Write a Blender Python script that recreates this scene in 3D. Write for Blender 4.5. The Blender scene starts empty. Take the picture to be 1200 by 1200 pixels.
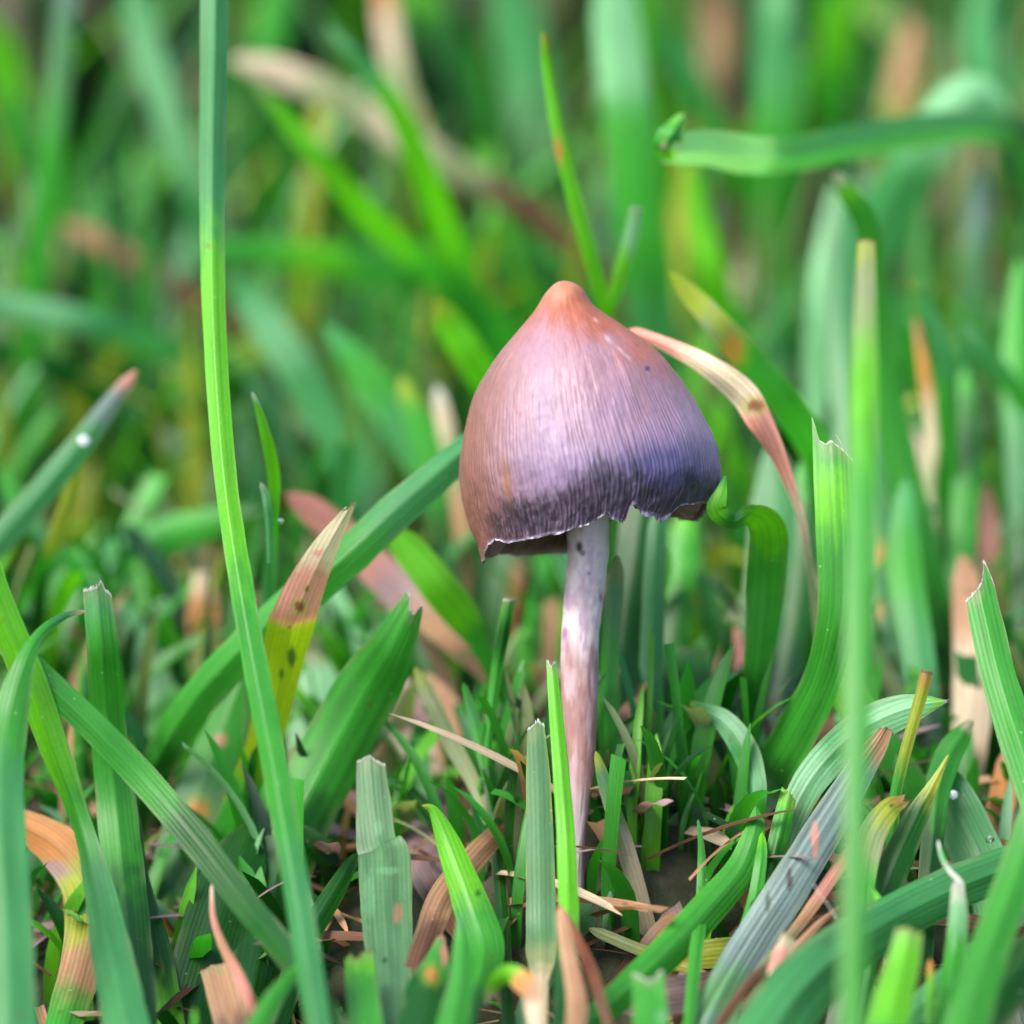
import bpy, math, random
import numpy as np
from mathutils import Vector

random.seed(7)
rng = np.random.default_rng(11)
sc = bpy.context.scene
MM = 0.001

# ------------------------------------------------------------------ camera
PITCH = math.radians(15.0)
DIST = 230.0                       # mm from the lens to the mushroom
HALF = 28.2                        # half the frame at that distance, mm
PX = 2 * HALF / 1200.0             # mm per photo pixel at the mushroom
R_ = np.array([1.0, 0, 0])
F_ = np.array([0, math.cos(PITCH), -math.sin(PITCH)])
U_ = np.array([0, math.sin(PITCH), math.cos(PITCH)])
# the foot of the stem is the origin
CAM = -(F_ * DIST + R_ * (678 - 600) * PX + U_ * (600 - 990) * PX)

cam_d = bpy.data.cameras.new('camera')
cam = bpy.data.objects.new('camera', cam_d)
sc.collection.objects.link(cam)
sc.camera = cam
cam.location = Vector(CAM * MM)
cam.rotation_euler = (math.pi / 2 - PITCH, 0, 0)
cam_d.sensor_width = 36
cam_d.lens = 18.0 / (HALF / DIST)
cam_d.clip_start = 0.005
cam_d.clip_end = 200
cam_d.dof.use_dof = True
cam_d.dof.focus_distance = (DIST - 4) * MM
APERTURE = 6.0                     # mm
cam_d.dof.aperture_fstop = cam_d.lens / APERTURE

# ------------------------------------------------------------------ world, sun, exposure
SUN_EL, SUN_AZ = 54, 236            # compass bearing, 0 = away from the camera: the sun stands behind it, to the left
world = bpy.data.worlds.new('World')
sc.world = world
world.use_nodes = True
wn = world.node_tree.nodes
sky = wn.new('ShaderNodeTexSky')
sky.sky_type = 'NISHITA'
sky.sun_disc = False
sky.sun_elevation = math.radians(SUN_EL)
sky.sun_rotation = math.radians(SUN_AZ)
sky.dust_density = 3.0
sky.air_density = 0.8
world.node_tree.links.new(sky.outputs[0], wn['Background'].inputs['Color'])
wn['Background'].inputs['Strength'].default_value = 0.15
sun_d = bpy.data.lights.new('sun', 'SUN')
sun_d.energy = 1.9
sun_d.angle = math.radians(35)
sun_d.color = (1.0, 0.96, 0.9)
sun = bpy.data.objects.new('sun', sun_d)
sc.collection.objects.link(sun)
_az = math.radians(SUN_AZ)            # 0 = +Y, clockwise: sun stands behind and left of the camera
_sd = Vector((math.sin(_az) * math.cos(math.radians(SUN_EL)), math.cos(_az) * math.cos(math.radians(SUN_EL)), math.sin(math.radians(SUN_EL))))
sun.rotation_euler = _sd.to_track_quat('Z', 'Y').to_euler()

vs = sc.view_settings
vs.view_transform = 'Standard'
vs.look = 'None'
vs.exposure = 1.9
vs.gamma = 1
vs.use_curve_mapping = False
sc.cycles.use_denoising = True
sc.cycles.max_bounces = 10
sc.cycles.transmission_bounces = 8
sc.cycles.diffuse_bounces = 5

# ------------------------------------------------------------------ helpers
def P(px, py, z=0.0):
    """point in mm whose depth is DIST+z along the view axis; arrays welcome"""
    px = np.asarray(px, float); py = np.asarray(py, float); z = np.asarray(z, float)
    k = (DIST + z) / DIST * PX
    return CAM + (DIST + z)[..., None] * F_ + ((px - 600) * k)[..., None] * R_ + ((600 - py) * k)[..., None] * U_

def unP(p):
    d = p - CAM
    dep = d @ F_
    k = dep / DIST * PX
    return 600 + (d @ R_) / k, 600 - (d @ U_) / k, dep - DIST

def smooth(a, b, x):
    t = np.clip((x - a) / (b - a), 0, 1)
    return t * t * (3 - 2 * t)

def lin(c):
    c = np.asarray(c, float) / 255.0
    return np.where(c <= 0.04045, c / 12.92, ((c + 0.055) / 1.055) ** 2.4)

ALB = 0.5
PAL = {k: lin(v) * ALB for k, v in dict(
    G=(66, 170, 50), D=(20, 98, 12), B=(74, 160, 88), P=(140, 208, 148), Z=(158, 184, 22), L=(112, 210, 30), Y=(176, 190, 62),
    S=(104, 158, 104), V=(128, 152, 146), O=(228, 152, 78), K=(232, 156, 138), T=(196, 150, 112), C=(234, 212, 176),
    N=(120, 84, 62), R=(136, 74, 46), W=(238, 240, 228), Q=(182, 150, 152), E=(30, 78, 38), H=(160, 175, 120), X=(60, 40, 40)).items()}

def H(x, y):
    """height of the soil in mm"""
    return -8.0 - 10.0 * (1 - smooth(-34, 4, y)) * np.exp(-(np.asarray(y) / 200.0) ** 2) + 8.6 * np.exp(-((np.asarray(x) - 3) / 16.0) ** 2 - ((np.asarray(y) - 3) / 9.0) ** 2)

def hash2(ix, iy, seed):
    h = (ix.astype(np.int64) * 374761393 + iy.astype(np.int64) * 668265263 + seed * 2147483647) & 0xffffffff
    h = ((h ^ (h >> 13)) * 1274126177) & 0xffffffff
    return ((h ^ (h >> 16)) & 0xffff) / 65535.0

def vnoise(x, y, seed=0):
    ix = np.floor(x); iy = np.floor(y)
    fx = x - ix; fy = y - iy
    fx = fx * fx * (3 - 2 * fx); fy = fy * fy * (3 - 2 * fy)
    a = hash2(ix, iy, seed); b = hash2(ix + 1, iy, seed); c = hash2(ix, iy + 1, seed); d = hash2(ix + 1, iy + 1, seed)
    return (a * (1 - fx) + b * fx) * (1 - fy) + (c * (1 - fx) + d * fx) * fy

def fbm(x, y, seed=0, o=4):
    s = 0; a = 0.5
    for k in range(o):
        s = s + a * vnoise(x * 2 ** k, y * 2 ** k, seed + k); a *= 0.5
    return s / (1 - 0.5 ** o)


def make_mesh(name, verts, faces, cols=None, uvs=None, origin=None):
    verts = np.asarray(verts, float)
    if origin is not None: verts = verts - origin
    me = bpy.data.meshes.new(name)
    faces = np.asarray(faces, np.int32)
    n = faces.shape[1]
    me.vertices.add(len(verts)); me.vertices.foreach_set('co', (verts * MM).astype(np.float32).ravel())
    me.loops.add(faces.size); me.loops.foreach_set('vertex_index', faces.ravel())
    me.polygons.add(len(faces)); me.polygons.foreach_set('loop_start', np.arange(0, faces.size, n, dtype=np.int32))
    me.polygons.foreach_set('loop_total', np.full(len(faces), n, np.int32))
    me.polygons.foreach_set('use_smooth', np.ones(len(faces), bool))
    if cols is not None:
        ca = me.color_attributes.new('Col', 'FLOAT_COLOR', 'POINT')
        ca.data.foreach_set('color', np.concatenate([cols, np.ones((len(cols), 1))], 1).astype(np.float32).ravel())
    if uvs is not None:
        ul = me.uv_layers.new(name='UVMap')
        ul.data.foreach_set('uv', uvs[faces.ravel()].astype(np.float32).ravel())
    me.update(calc_edges=True)
    me.validate()
    return me

def link(name, me, mat, parent=None, loc=None):
    o = bpy.data.objects.new(name, me)
    sc.collection.objects.link(o)
    if me is not None and mat is not None: me.materials.append(mat)
    if parent is not None: o.parent = parent
    if loc is not None: o.location = Vector(np.asarray(loc) * MM)
    return o

def tag(o, label=None, cat=None, group=None, kind=None):
    if label: o['label'] = label
    if cat: o['category'] = cat
    if group: o['group'] = group
    if kind: o['kind'] = kind
    return o

def grid_faces(nr, nc, wrap=False):
    i = np.arange(nr - 1)[:, None]; j = np.arange(nc if wrap else nc - 1)[None, :]
    j2 = (j + 1) % nc
    return np.stack([i * nc + j, i * nc + j2, (i + 1) * nc + j2, (i + 1) * nc + j], -1).reshape(-1, 4)

# ------------------------------------------------------------------ materials
def nodes(name):
    m = bpy.data.materials.new(name); m.use_nodes = True
    nt = m.node_tree
    return m, nt, nt.nodes, nt.links, nt.nodes['Principled BSDF'], nt.nodes['Material Output']

def mathn(nt, op, a, b=None, c=None):
    n = nt.nodes.new('ShaderNodeMath'); n.operation = op
    for i, v in enumerate((a, b, c)):
        if v is None: continue
        if hasattr(v, 'is_linked'): nt.links.new(v, n.inputs[i])
        else: n.inputs[i].default_value = v
    return n.outputs[0]

def leaf_material(name, trans=0.42, rough=0.45, vein=0.17, spec=0.42, tint=(1.15, 1.35, 0.55), blotch=0.3):
    m, nt, N, Lk, bsdf, out = nodes(name)
    att = N.new('ShaderNodeAttribute'); att.attribute_name = 'Col'
    uv = N.new('ShaderNodeUVMap'); uv.uv_map = 'UVMap'
    sep = N.new('ShaderNodeSeparateXYZ'); Lk.new(uv.outputs[0], sep.inputs[0])
    # veins: fine lines along the blade (uv in mm)
    cmb = N.new('ShaderNodeCombineXYZ')
    Lk.new(mathn(nt, 'MULTIPLY', sep.outputs[0], 6.0), cmb.inputs[0])
    Lk.new(mathn(nt, 'MULTIPLY', sep.outputs[1], 0.10), cmb.inputs[1])
    nz = N.new('ShaderNodeTexNoise'); nz.inputs['Scale'].default_value = 1.0; nz.inputs['Detail'].default_value = 3
    Lk.new(cmb.outputs[0], nz.inputs['Vector'])
    wv = mathn(nt, 'SINE', mathn(nt, 'ADD', mathn(nt, 'MULTIPLY', sep.outputs[0], 2 * math.pi / 0.24), mathn(nt, 'MULTIPLY', nz.outputs[0], 2.0)))
    ln = mathn(nt, 'ADD', mathn(nt, 'MULTIPLY', wv, 0.25), nz.outputs[0])
    # blotches, longer than wide
    cb2 = N.new('ShaderNodeCombineXYZ')
    Lk.new(mathn(nt, 'MULTIPLY', sep.outputs[0], 0.9), cb2.inputs[0])
    Lk.new(mathn(nt, 'MULTIPLY', sep.outputs[1], 0.22), cb2.inputs[1])
    oi = N.new('ShaderNodeObjectInfo')
    Lk.new(mathn(nt, 'MULTIPLY', oi.outputs['Random'], 50.0), cb2.inputs[2])
    n2 = N.new('ShaderNodeTexNoise'); n2.inputs['Scale'].default_value = 1.0; n2.inputs['Detail'].default_value = 5; n2.inputs['Roughness'].default_value = 0.65
    Lk.new(cb2.outputs[0], n2.inputs['Vector'])
    f = mathn(nt, 'MULTIPLY_ADD', ln, vein * 1.2, 1.0 - vein * 0.55)
    f2 = mathn(nt, 'MULTIPLY_ADD', n2.outputs[0], blotch * 2, 1.0 - blotch)
    f = mathn(nt, 'MULTIPLY', f, f2)
    cb3 = N.new('ShaderNodeCombineXYZ')
    Lk.new(mathn(nt, 'MULTIPLY', sep.outputs[0], 9.0), cb3.inputs[0]); Lk.new(mathn(nt, 'MULTIPLY', sep.outputs[1], 3.0), cb3.inputs[1])
    n3 = N.new('ShaderNodeTexNoise'); n3.inputs['Scale'].default_value = 1.0; n3.inputs['Detail'].default_value = 4; n3.inputs['Roughness'].default_value = 0.7
    Lk.new(cb3.outputs[0], n3.inputs['Vector'])
    f = mathn(nt, 'MULTIPLY', f, mathn(nt, 'MULTIPLY_ADD', n3.outputs[0], 0.5, 0.75))
    col = N.new('ShaderNodeVectorMath'); col.operation = 'SCALE'
    Lk.new(att.outputs['Color'], col.inputs[0]); Lk.new(f, col.inputs['Scale'])
    # rare tiny pale freckles (dried dew, grit)
    vo = N.new('ShaderNodeTexVoronoi'); vo.inputs['Scale'].default_value = 1.3
    Lk.new(uv.outputs[0], vo.inputs['Vector'])
    sepc = N.new('ShaderNodeSeparateColor'); Lk.new(vo.outputs['Color'], sepc.inputs[0])
    fr = mathn(nt, 'MULTIPLY', mathn(nt, 'LESS_THAN', vo.outputs['Distance'], 0.09), mathn(nt, 'GREATER_THAN', sepc.outputs[0], 0.72))
    mx = N.new('ShaderNodeMix'); mx.data_type = 'RGBA'
    Lk.new(mathn(nt, 'MULTIPLY', fr, 0.45), mx.inputs['Factor']); Lk.new(col.outputs[0], mx.inputs[6]); mx.inputs[7].default_value = (.35, .42, .3, 1)
    v2 = N.new('ShaderNodeTexVoronoi'); v2.inputs['Scale'].default_value = 0.55
    nzv = N.new('ShaderNodeVectorMath'); nzv.operation = 'ADD'; Lk.new(uv.outputs[0], nzv.inputs[0]); Lk.new(n3.outputs['Color'], nzv.inputs[1])
    Lk.new(nzv.outputs[0], v2.inputs['Vector'])
    s2 = N.new('ShaderNodeSeparateColor'); Lk.new(v2.outputs['Color'], s2.inputs[0])
    d2 = mathn(nt, 'MULTIPLY', mathn(nt, 'LESS_THAN', v2.outputs['Distance'], 0.11), mathn(nt, 'GREATER_THAN', s2.outputs[1], 0.66))
    m2 = N.new('ShaderNodeMix'); m2.data_type = 'RGBA'
    Lk.new(mathn(nt, 'MULTIPLY', d2, 0.6), m2.inputs['Factor']); Lk.new(mx.outputs[2], m2.inputs[6]); m2.inputs[7].default_value = (.09, .06, .02, 1)
    Lk.new(m2.outputs[2], bsdf.inputs['Base Color'])
    bsdf.inputs['Roughness'].default_value = rough
    bsdf.inputs['Specular IOR Level'].default_value = spec
    Lk.new(mathn(nt, 'MULTIPLY_ADD', n2.outputs[0], 0.3, rough - 0.13), bsdf.inputs['Roughness'])
    bp = N.new('ShaderNodeBump'); bp.inputs['Strength'].default_value = 0.4; bp.inputs['Distance'].default_value = 0.035 * MM
    Lk.new(ln, bp.inputs['Height']); Lk.new(bp.outputs[0], bsdf.inputs['Normal'])
    tr = N.new('ShaderNodeBsdfTranslucent')
    tc = N.new('ShaderNodeVectorMath'); tc.operation = 'MULTIPLY'; tc.inputs[1].default_value = tint
    Lk.new(col.outputs[0], tc.inputs[0]); Lk.new(tc.outputs[0], tr.inputs['Color'])
    ms = N.new('ShaderNodeMixShader'); ms.inputs[0].default_value = trans
    Lk.new(bsdf.outputs[0], ms.inputs[1]); Lk.new(tr.outputs[0], ms.inputs[2]); Lk.new(ms.outputs[0], out.inputs[0])
    return m

M_LEAF = leaf_material('grass_leaf')
M_DRY = leaf_material('dry_leaf', trans=0.35, rough=0.55, vein=0.4, spec=0.3, tint=(1.2, 1.05, 0.8), blotch=0.5)
M_EDGE = leaf_material('torn_fibre', trans=0.4, rough=0.5, vein=0.2, spec=0.4, tint=(1.1, 1.1, 1.0), blotch=0.2)

def soft_material(name, rough, spec, sss, bumps, coat=0.0):
    m, nt, N, Lk, bsdf, out = nodes(name)
    att = N.new('ShaderNodeAttribute'); att.attribute_name = 'Col'
    Lk.new(att.outputs['Color'], bsdf.inputs['Base Color'])
    tc = N.new('ShaderNodeTexCoord')
    nz = N.new('ShaderNodeTexNoise'); nz.inputs['Scale'].default_value = bumps; nz.inputs['Detail'].default_value = 6; nz.inputs['Roughness'].default_value = 0.7
    Lk.new(tc.outputs['Object'], nz.inputs['Vector'])
    bp = N.new('ShaderNodeBump'); bp.inputs['Strength'].default_value = 0.35; bp.inputs['Distance'].default_value = 0.06 * MM
    Lk.new(nz.outputs[0], bp.inputs['Height']); Lk.new(bp.outputs[0], bsdf.inputs['Normal'])
    Lk.new(mathn(nt, 'MULTIPLY_ADD', nz.outputs[0], 0.3, rough - 0.15), bsdf.inputs['Roughness'])
    bsdf.inputs['Specular IOR Level'].default_value = spec
    bsdf.inputs['Subsurface Weight'].default_value = sss
    bsdf.inputs['Subsurface Radius'].default_value = (1.0, 0.6, 0.5)
    bsdf.inputs['Subsurface Scale'].default_value = 0.5 * MM
    bsdf.inputs['Coat Weight'].default_value = coat
    bsdf.inputs['Coat Roughness'].default_value = 0.35
    return m

M_CAP = soft_material('mushroom_cap_skin', 0.52, 0.4, 0.25, 2500, 0.06)
M_STEM = soft_material('mushroom_stem_skin', 0.5, 0.4, 0.3, 3500)
M_GILL = soft_material('mushroom_gill', 0.7, 0.3, 0.0, 2500)
M_MARGIN = leaf_material('cap_margin_film', trans=0.3, rough=0.3, vein=0.15, spec=0.6, tint=(1.0, 0.95, 1.05), blotch=0.5)

m, nt, N, Lk, bsdf, out = nodes('dew_water')
bsdf.inputs['Base Color'].default_value = (1, 1, 1, 1); bsdf.inputs['Roughness'].default_value = 0.02
bsdf.inputs['Transmission Weight'].default_value = 1.0; bsdf.inputs['IOR'].default_value = 1.33
M_DEW = m

m, nt, N, Lk, bsdf, out = nodes('soil')
tc = N.new('ShaderNodeTexCoord')
nz = N.new('ShaderNodeTexNoise'); nz.inputs['Scale'].default_value = 180; nz.inputs['Detail'].default_value = 8; nz.inputs['Roughness'].default_value = 0.7
Lk.new(tc.outputs['Object'], nz.inputs['Vector'])
cr = N.new('ShaderNodeValToRGB')
cr.color_ramp.elements[0].position = 0.3; cr.color_ramp.elements[0].color = (0.012, 0.010, 0.006, 1)
cr.color_ramp.elements[1].position = 0.7; cr.color_ramp.elements[1].color = (0.075, 0.055, 0.03, 1)
e = cr.color_ramp.elements.new(0.5); e.color = (0.022, 0.032, 0.010, 1)
Lk.new(nz.outputs[0], cr.inputs[0]); Lk.new(cr.outputs[0], bsdf.inputs['Base Color'])
bsdf.inputs['Roughness'].default_value = 0.9
bp = N.new('ShaderNodeBump'); bp.inputs['Distance'].default_value = 1.5 * MM; Lk.new(nz.outputs[0], bp.inputs['Height']); Lk.new(bp.outputs[0], bsdf.inputs['Normal'])
M_SOIL = m

# ------------------------------------------------------------------ ground: one sheet, fine near the mushroom, out to the horizon
n = 221
t = np.linspace(-1, 1, n)
ax = np.sinh(t * 9.3) / np.sinh(9.3) * 60000.0
gx, gy = np.meshgrid(ax, ax + 100, indexing='ij')
near = np.exp(-(gx ** 2 + (gy - 100) ** 2) / 900.0 ** 2)
gz = (fbm(gx / 9 + 50, gy / 9 + 50, 3) - 0.55) * 4.0 * near + H(gx, gy)
gv = np.stack([gx, gy, gz], -1).reshape(-1, 3)
g = link('ground', make_mesh('ground', gv, grid_faces(n, n)[:, ::-1]), M_SOIL)
tag(g, 'dark damp soil under the lawn', kind='structure')

# ------------------------------------------------------------------ grass blades
def catmull(pts, step):
    """dense points along a smooth curve through pts, with the fractional index of each"""
    p = np.asarray(pts, float)
    p = np.vstack([2 * p[0] - p[1], p, 2 * p[-1] - p[-2]])
    out, idx = [], []
    for i in range(1, len(p) - 2):
        L = np.linalg.norm(p[i + 1][:3] - p[i][:3])
        k = max(2, int(math.ceil(L / step)))
        for s in range(k):
            u = s / k
            a, b, c, d = p[i - 1], p[i], p[i + 1], p[i + 2]
            out.append(0.5 * ((2 * b) + (-a + c) * u + (2 * a - 5 * b + 4 * c - d) * u * u + (-a + 3 * b - 3 * c + d) * u ** 3))
            idx.append(i - 1 + u)
    out.append(p[-2]); idx.append(len(p) - 3.0)
    return np.array(out), np.array(idx)

GROUP_NEAR = 'grass blades standing in the lawn'
GROUP_DEAD = 'dead and withered grass leaves'
N_SEED = [0]

def blade_geo(pts, w, cols, z=None, fold=0.35, twist=0.0, prof=None, spots=(), edge=None, step=None, nc=13, root=True, mid=0.0, arch=0.0, streaks=0.16, bright=1.0):
    """pts: photo (x, y) positions tip first, with depth z in mm behind the mushroom; everything becomes real 3D points"""
    N_SEED[0] += 1
    sd = N_SEED[0]
    k = len(pts)
    if len(pts[0]) == 2:
        zz = np.interp(np.linspace(0, 1, k), np.linspace(0, 1, len(z)), z)
        pts = [(p[0], p[1], q) for p, q in zip(pts, zz)]
    pts = np.array(pts, float)
    c3 = P(pts[:, 0], pts[:, 1], pts[:, 2])
    scale = (DIST + pts[:, 2]) / DIST * PX
    w = [(a, a) if not isinstance(a, tuple) else (2 * a[0], 2 * a[1]) for a in w]
    w = np.array(w, float)
    wi = np.linspace(0, k - 1, len(w))
    wl = np.interp(np.arange(k), wi, w[:, 0]) * scale / 2
    wr = np.interp(np.arange(k), wi, w[:, 1]) * scale / 2
    tw = np.interp(np.arange(k), np.linspace(0, k - 1, np.size(twist)), np.atleast_1d(twist))
    data = np.column_stack([c3, wl, wr, tw])
    avgz = pts[:, 2].mean()
    if step is None: step = 0.18 if -28 < avgz < 22 else 0.6
    dense, idx = catmull(data, step)
    if root:
        tot = np.linalg.norm(np.diff(dense[:, :3], axis=0), axis=1).sum()
        ext = []
        p = dense[-1].copy(); d = dense[-1][:3] - dense[-3][:3]; d /= np.linalg.norm(d)
        st = max(step, 0.4)
        for _ in range(400):
            if p[2] < H(p[0], p[1]) - 1.5: break
            d = d + np.array([0, 0, -1.0]) * 0.05 * st; d /= np.linalg.norm(d)
            p = p.copy(); p[:3] = p[:3] + d * st; p[3:5] *= (1 - 0.012 * st)
            ext.append(p)
        if ext:
            dense = np.vstack([dense, ext]); idx = np.concatenate([idx, np.full(len(ext), k - 1.0)])
    if prof is None:                 # a rounded or pointed natural tip
        sl = np.concatenate([[0], np.cumsum(np.linalg.norm(np.diff(dense[:, :3], axis=0), axis=1))])
        w0 = max(dense[0, 3] + dense[0, 4], 0.05) * 1.3
        dense[:, 3:5] *= np.sqrt(np.clip(sl / w0, 0.01, 1))[:, None]
    C = dense[:, :3]
    T = np.gradient(C, axis=0); T /= np.linalg.norm(T, axis=1)[:, None]
    seg = np.concatenate([[0], np.cumsum(np.linalg.norm(np.diff(C, axis=0), axis=1))])
    V = C - CAM; V /= np.linalg.norm(V, axis=1)[:, None]
    S = np.cross(T, V); S /= np.linalg.norm(S, axis=1)[:, None]      # tip first, so S points to picture right for an upright blade
    Nn = np.cross(S, T)
    # orient normals towards the camera
    Nn *= -np.sign((Nn * V).sum(1))[:, None]
    a = np.radians(dense[:, 5])
    Sr = S * np.cos(a)[:, None] + Nn * np.sin(a)[:, None]
    Nr = -S * np.sin(a)[:, None] + Nn * np.cos(a)[:, None]
    comp = 1 / np.maximum(np.cos(a), 0.35)
    u = np.linspace(-1, 1, nc)
    off = np.zeros(nc)
    if prof is not None:
        pu = [q[0] for q in prof]; po = [q[1] for q in prof]
        off = np.interp(u, pu, po) * PX
        off = off + (np.random.default_rng(sd).random(nc) - 0.5) * 1.2 * PX
    s0 = seg[:, None]
    fade = np.clip(1 - s0 / max(2.5, np.abs(off).max() * 2.5), 0, 1)
    S_ij = s0 - off[None, :] * fade
    def ev(arr):
        o = np.empty(S_ij.shape + (3,))
        for q in range(3):
            o[..., q] = np.interp(S_ij, seg, arr[:, q])
        return o
    CC = ev(C)
    neg = np.minimum(S_ij, 0)
    CC += neg[..., None] * T[0]
    SS = ev(Sr); NN = ev(Nr)
    W = np.where(u[None, :] < 0, (dense[:, 3] * comp)[:, None], (dense[:, 4] * comp)[:, None])
    rag = 1 + 0.05 * (vnoise(s0 / 1.3 + 0 * u, np.sign(u)[None, :] * 3 + 0 * s0 + sd, sd) - 0.5)
    x = u[None, :] * W * rag
    h = -fold * np.abs(x) + mid * np.exp(-(u[None, :] / 0.12) ** 2) * W
    h = h - arch * (x ** 2) / np.maximum(W, 0.1)
    h = h + 0.05 * W * (vnoise(s0 / 3.0 + 0 * u, u[None, :] * 2 + 0 * s0, sd + 5) - 0.5)
    verts = CC + SS * x[..., None] + NN * h[..., None]
    # colours
    cl = cols.split()
    cc = np.array([PAL[q] for q in cl])
    if len(cl) == k: f = idx
    else:
        vis = seg / seg[np.searchsorted(idx, k - 1.0)]
        f = np.clip(vis, 0, 1) * (len(cl) - 1)
    f = f[:, None] + 0 * u[None, :]
    f = f + (vnoise(u[None, :] * 2.5 + 0 * s0, s0 * 1.2 + 0 * u, sd) - 0.5) * 0.35 * (len(cl) > 1)
    f = np.clip(f, 0, len(cl) - 1)
    i0 = np.minimum(np.floor(f).astype(int), max(len(cl) - 2, 0)); i1 = np.minimum(i0 + 1, len(cl) - 1)
    fr = smooth(0.1, 0.9, f - i0)[..., None]
    col = cc[i0] * (1 - fr) + cc[i1] * fr
    if edge:
        eg = smooth(0.78, 1.0, np.abs(u))[None, :, None] * smooth(0.3, 0.7, vnoise(s0 / 2 + 0 * u, 0 * u + s0 * 0, sd))[..., None]
        col = col * (1 - eg * 0.7) + PAL[edge] * eg * 0.7
    if prof is not None:              # the cut end dries back to straw
        dr = smooth(1.1, 0.0, s0 + 0.7 * (vnoise(u[None, :] * 3 + 0 * s0, s0 * 2 + 0 * u, sd + 3) - 0.5))[..., None] * 0.45
        col = col * (1 - dr) + PAL['H'] * dr
    if streaks:
        col = col * (1 + streaks * 2 * (vnoise(u[None, :] * 9 + 0 * s0, s0 * 0.12 + 0 * u, sd + 11) - 0.5))[..., None]
    if not edge and nc > 7:           # bleached margins
        eg = smooth(0.72, 1.0, np.abs(u))[None, :, None] * smooth(0.25, 0.8, vnoise(s0 / 1.7 + 0 * u, np.sign(u)[None, :] * 2 + 0 * s0, sd + 21))[..., None] * 0.4
        col = col * (1 - eg) + PAL['H'] * eg
    if spots:
        sx, sy, _ = unP(verts.reshape(-1, 3))
        sx = sx.reshape(col.shape[:2]); sy = sy.reshape(col.shape[:2])
        for q in spots:
            px, py, r, cn = q[:4]; ry = q[4] if len(q) > 4 else r
            nz = (fbm(sx / 6, sy / 11, sd + 9) - 0.5) * 0.5 + (fbm(sx / 2.2, sy / 5, sd + 10) - 0.5) * 0.7
            dd = np.hypot((sx - px) / r, (sy - py) / ry) + nz
            e = (1 - smooth(0.5, 1.15, dd))[..., None] * (0.55 if cn == 'P' else 0.85)
            if cn in 'OR' and not np.isscalar(dd):
                hl = (1 - smooth(1.0, 2.0, dd))[..., None] * 0.45
                col = col * (1 - hl) + PAL['Y'] * hl
            col = col * (1 - e) + PAL[cn] * e
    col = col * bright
    uvs = np.stack([x + sd * 3.7, s0 + 0 * x], -1)
    return dict(v=verts.reshape(-1, 3), f=grid_faces(len(C), nc)[:, ::-1], c=col.reshape(-1, 3), uv=uvs.reshape(-1, 2), root=C[-1].copy(), T0=T[0], N0=Nr[0],
                top=verts[0], W=W[0])

def torn_edge(geo, parent, origin, amt=3.0, sd=0, col='W'):
    """the pale ragged rim of torn fibres along the cut end"""
    top = geo['top']
    m = 3 * (len(top) - 1) + 1
    ti = np.linspace(0, len(top) - 1, m)
    base = np.stack([np.interp(ti, np.arange(len(top)), top[:, q]) for q in range(3)], -1)
    r = np.random.default_rng(sd + 77)
    hgt = 0.75 * (0.3 + 1.1 * vnoise(np.arange(m) / 2.6, np.zeros(m), sd) ** 1.5 + 0.9 * (r.random(m) ** 6)) * amt * PX
    T0, N0 = geo['T0'], geo['N0']
    r0 = base + T0 * 0.06 + N0 * 0.02
    r1 = base - T0 * (hgt * 0.5)[:, None] + N0 * 0.05
    r2 = base - T0 * hgt[:, None] + N0 * (0.02 + 0.12 * r.random(m) - 0.05)[:, None]
    v = np.vstack([r0, r1, r2])
    c = np.repeat([PAL[col] * 0.95], len(v), 0)
    c *= (0.55 + 0.6 * vnoise(np.tile(np.arange(m), 3) / 3.0, np.zeros(3 * m), sd + 1))[:, None]
    c[:m] = PAL[col] * 0.5 + PAL['H'] * 0.4
    uv = np.stack([np.tile(np.linspace(0, 2, m), 3), np.repeat([0, .1, .2], m)], -1)
    return link('torn_edge', make_mesh('torn_edge', v, grid_faces(3, m)[:, ::-1], c, uv, origin), M_EDGE, parent)

def blade(label, pts, w, cols, z=None, name='grass_leaf', cat='grass blade', dry=False, cut=None, cutcol='W', **kw):
    if cut and 'prof' not in kw: kw['prof'] = [(-1, 0), (1, 0)]
    if cut and 'nc' not in kw: kw['nc'] = 15
    geo = blade_geo(pts, w, cols, z, **kw)
    o = link(name, make_mesh(name, geo['v'], geo['f'], geo['c'], geo['uv'], geo['root']), M_DRY if dry else M_LEAF, loc=geo['root'])
    tag(o, label, cat, GROUP_DEAD if dry else GROUP_NEAR)
    if cut: torn_edge(geo, o, geo['root'], cut, N_SEED[0], cutcol)
    return o

def dead(label, pts, w, cols, z=None, **kw):
    kw.setdefault('fold', 0.25)
    return blade(label, pts, w, cols, z, name='dead_leaf', cat='dead leaf', dry=True, **kw)

def shoot(label, leaves, name='grass_shoot'):
    """a shoot: an Empty at its foot with a stem and leaves as parts"""
    geos = [(nm, blade_geo(*a, **kw), kw) for nm, a, kw in leaves]
    org = geos[0][1]['root']
    e = link(name, None, None, loc=org)
    e.empty_display_size = 0.002
    tag(e, label, 'grass shoot', GROUP_NEAR)
    for nm, geo, kw in geos:
        o = link(nm, make_mesh(nm, geo['v'], geo['f'], geo['c'], geo['uv'], org), M_LEAF, e)
        if 'prof' in kw: torn_edge(geo, o, org, 3, N_SEED[0])
    return e

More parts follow.
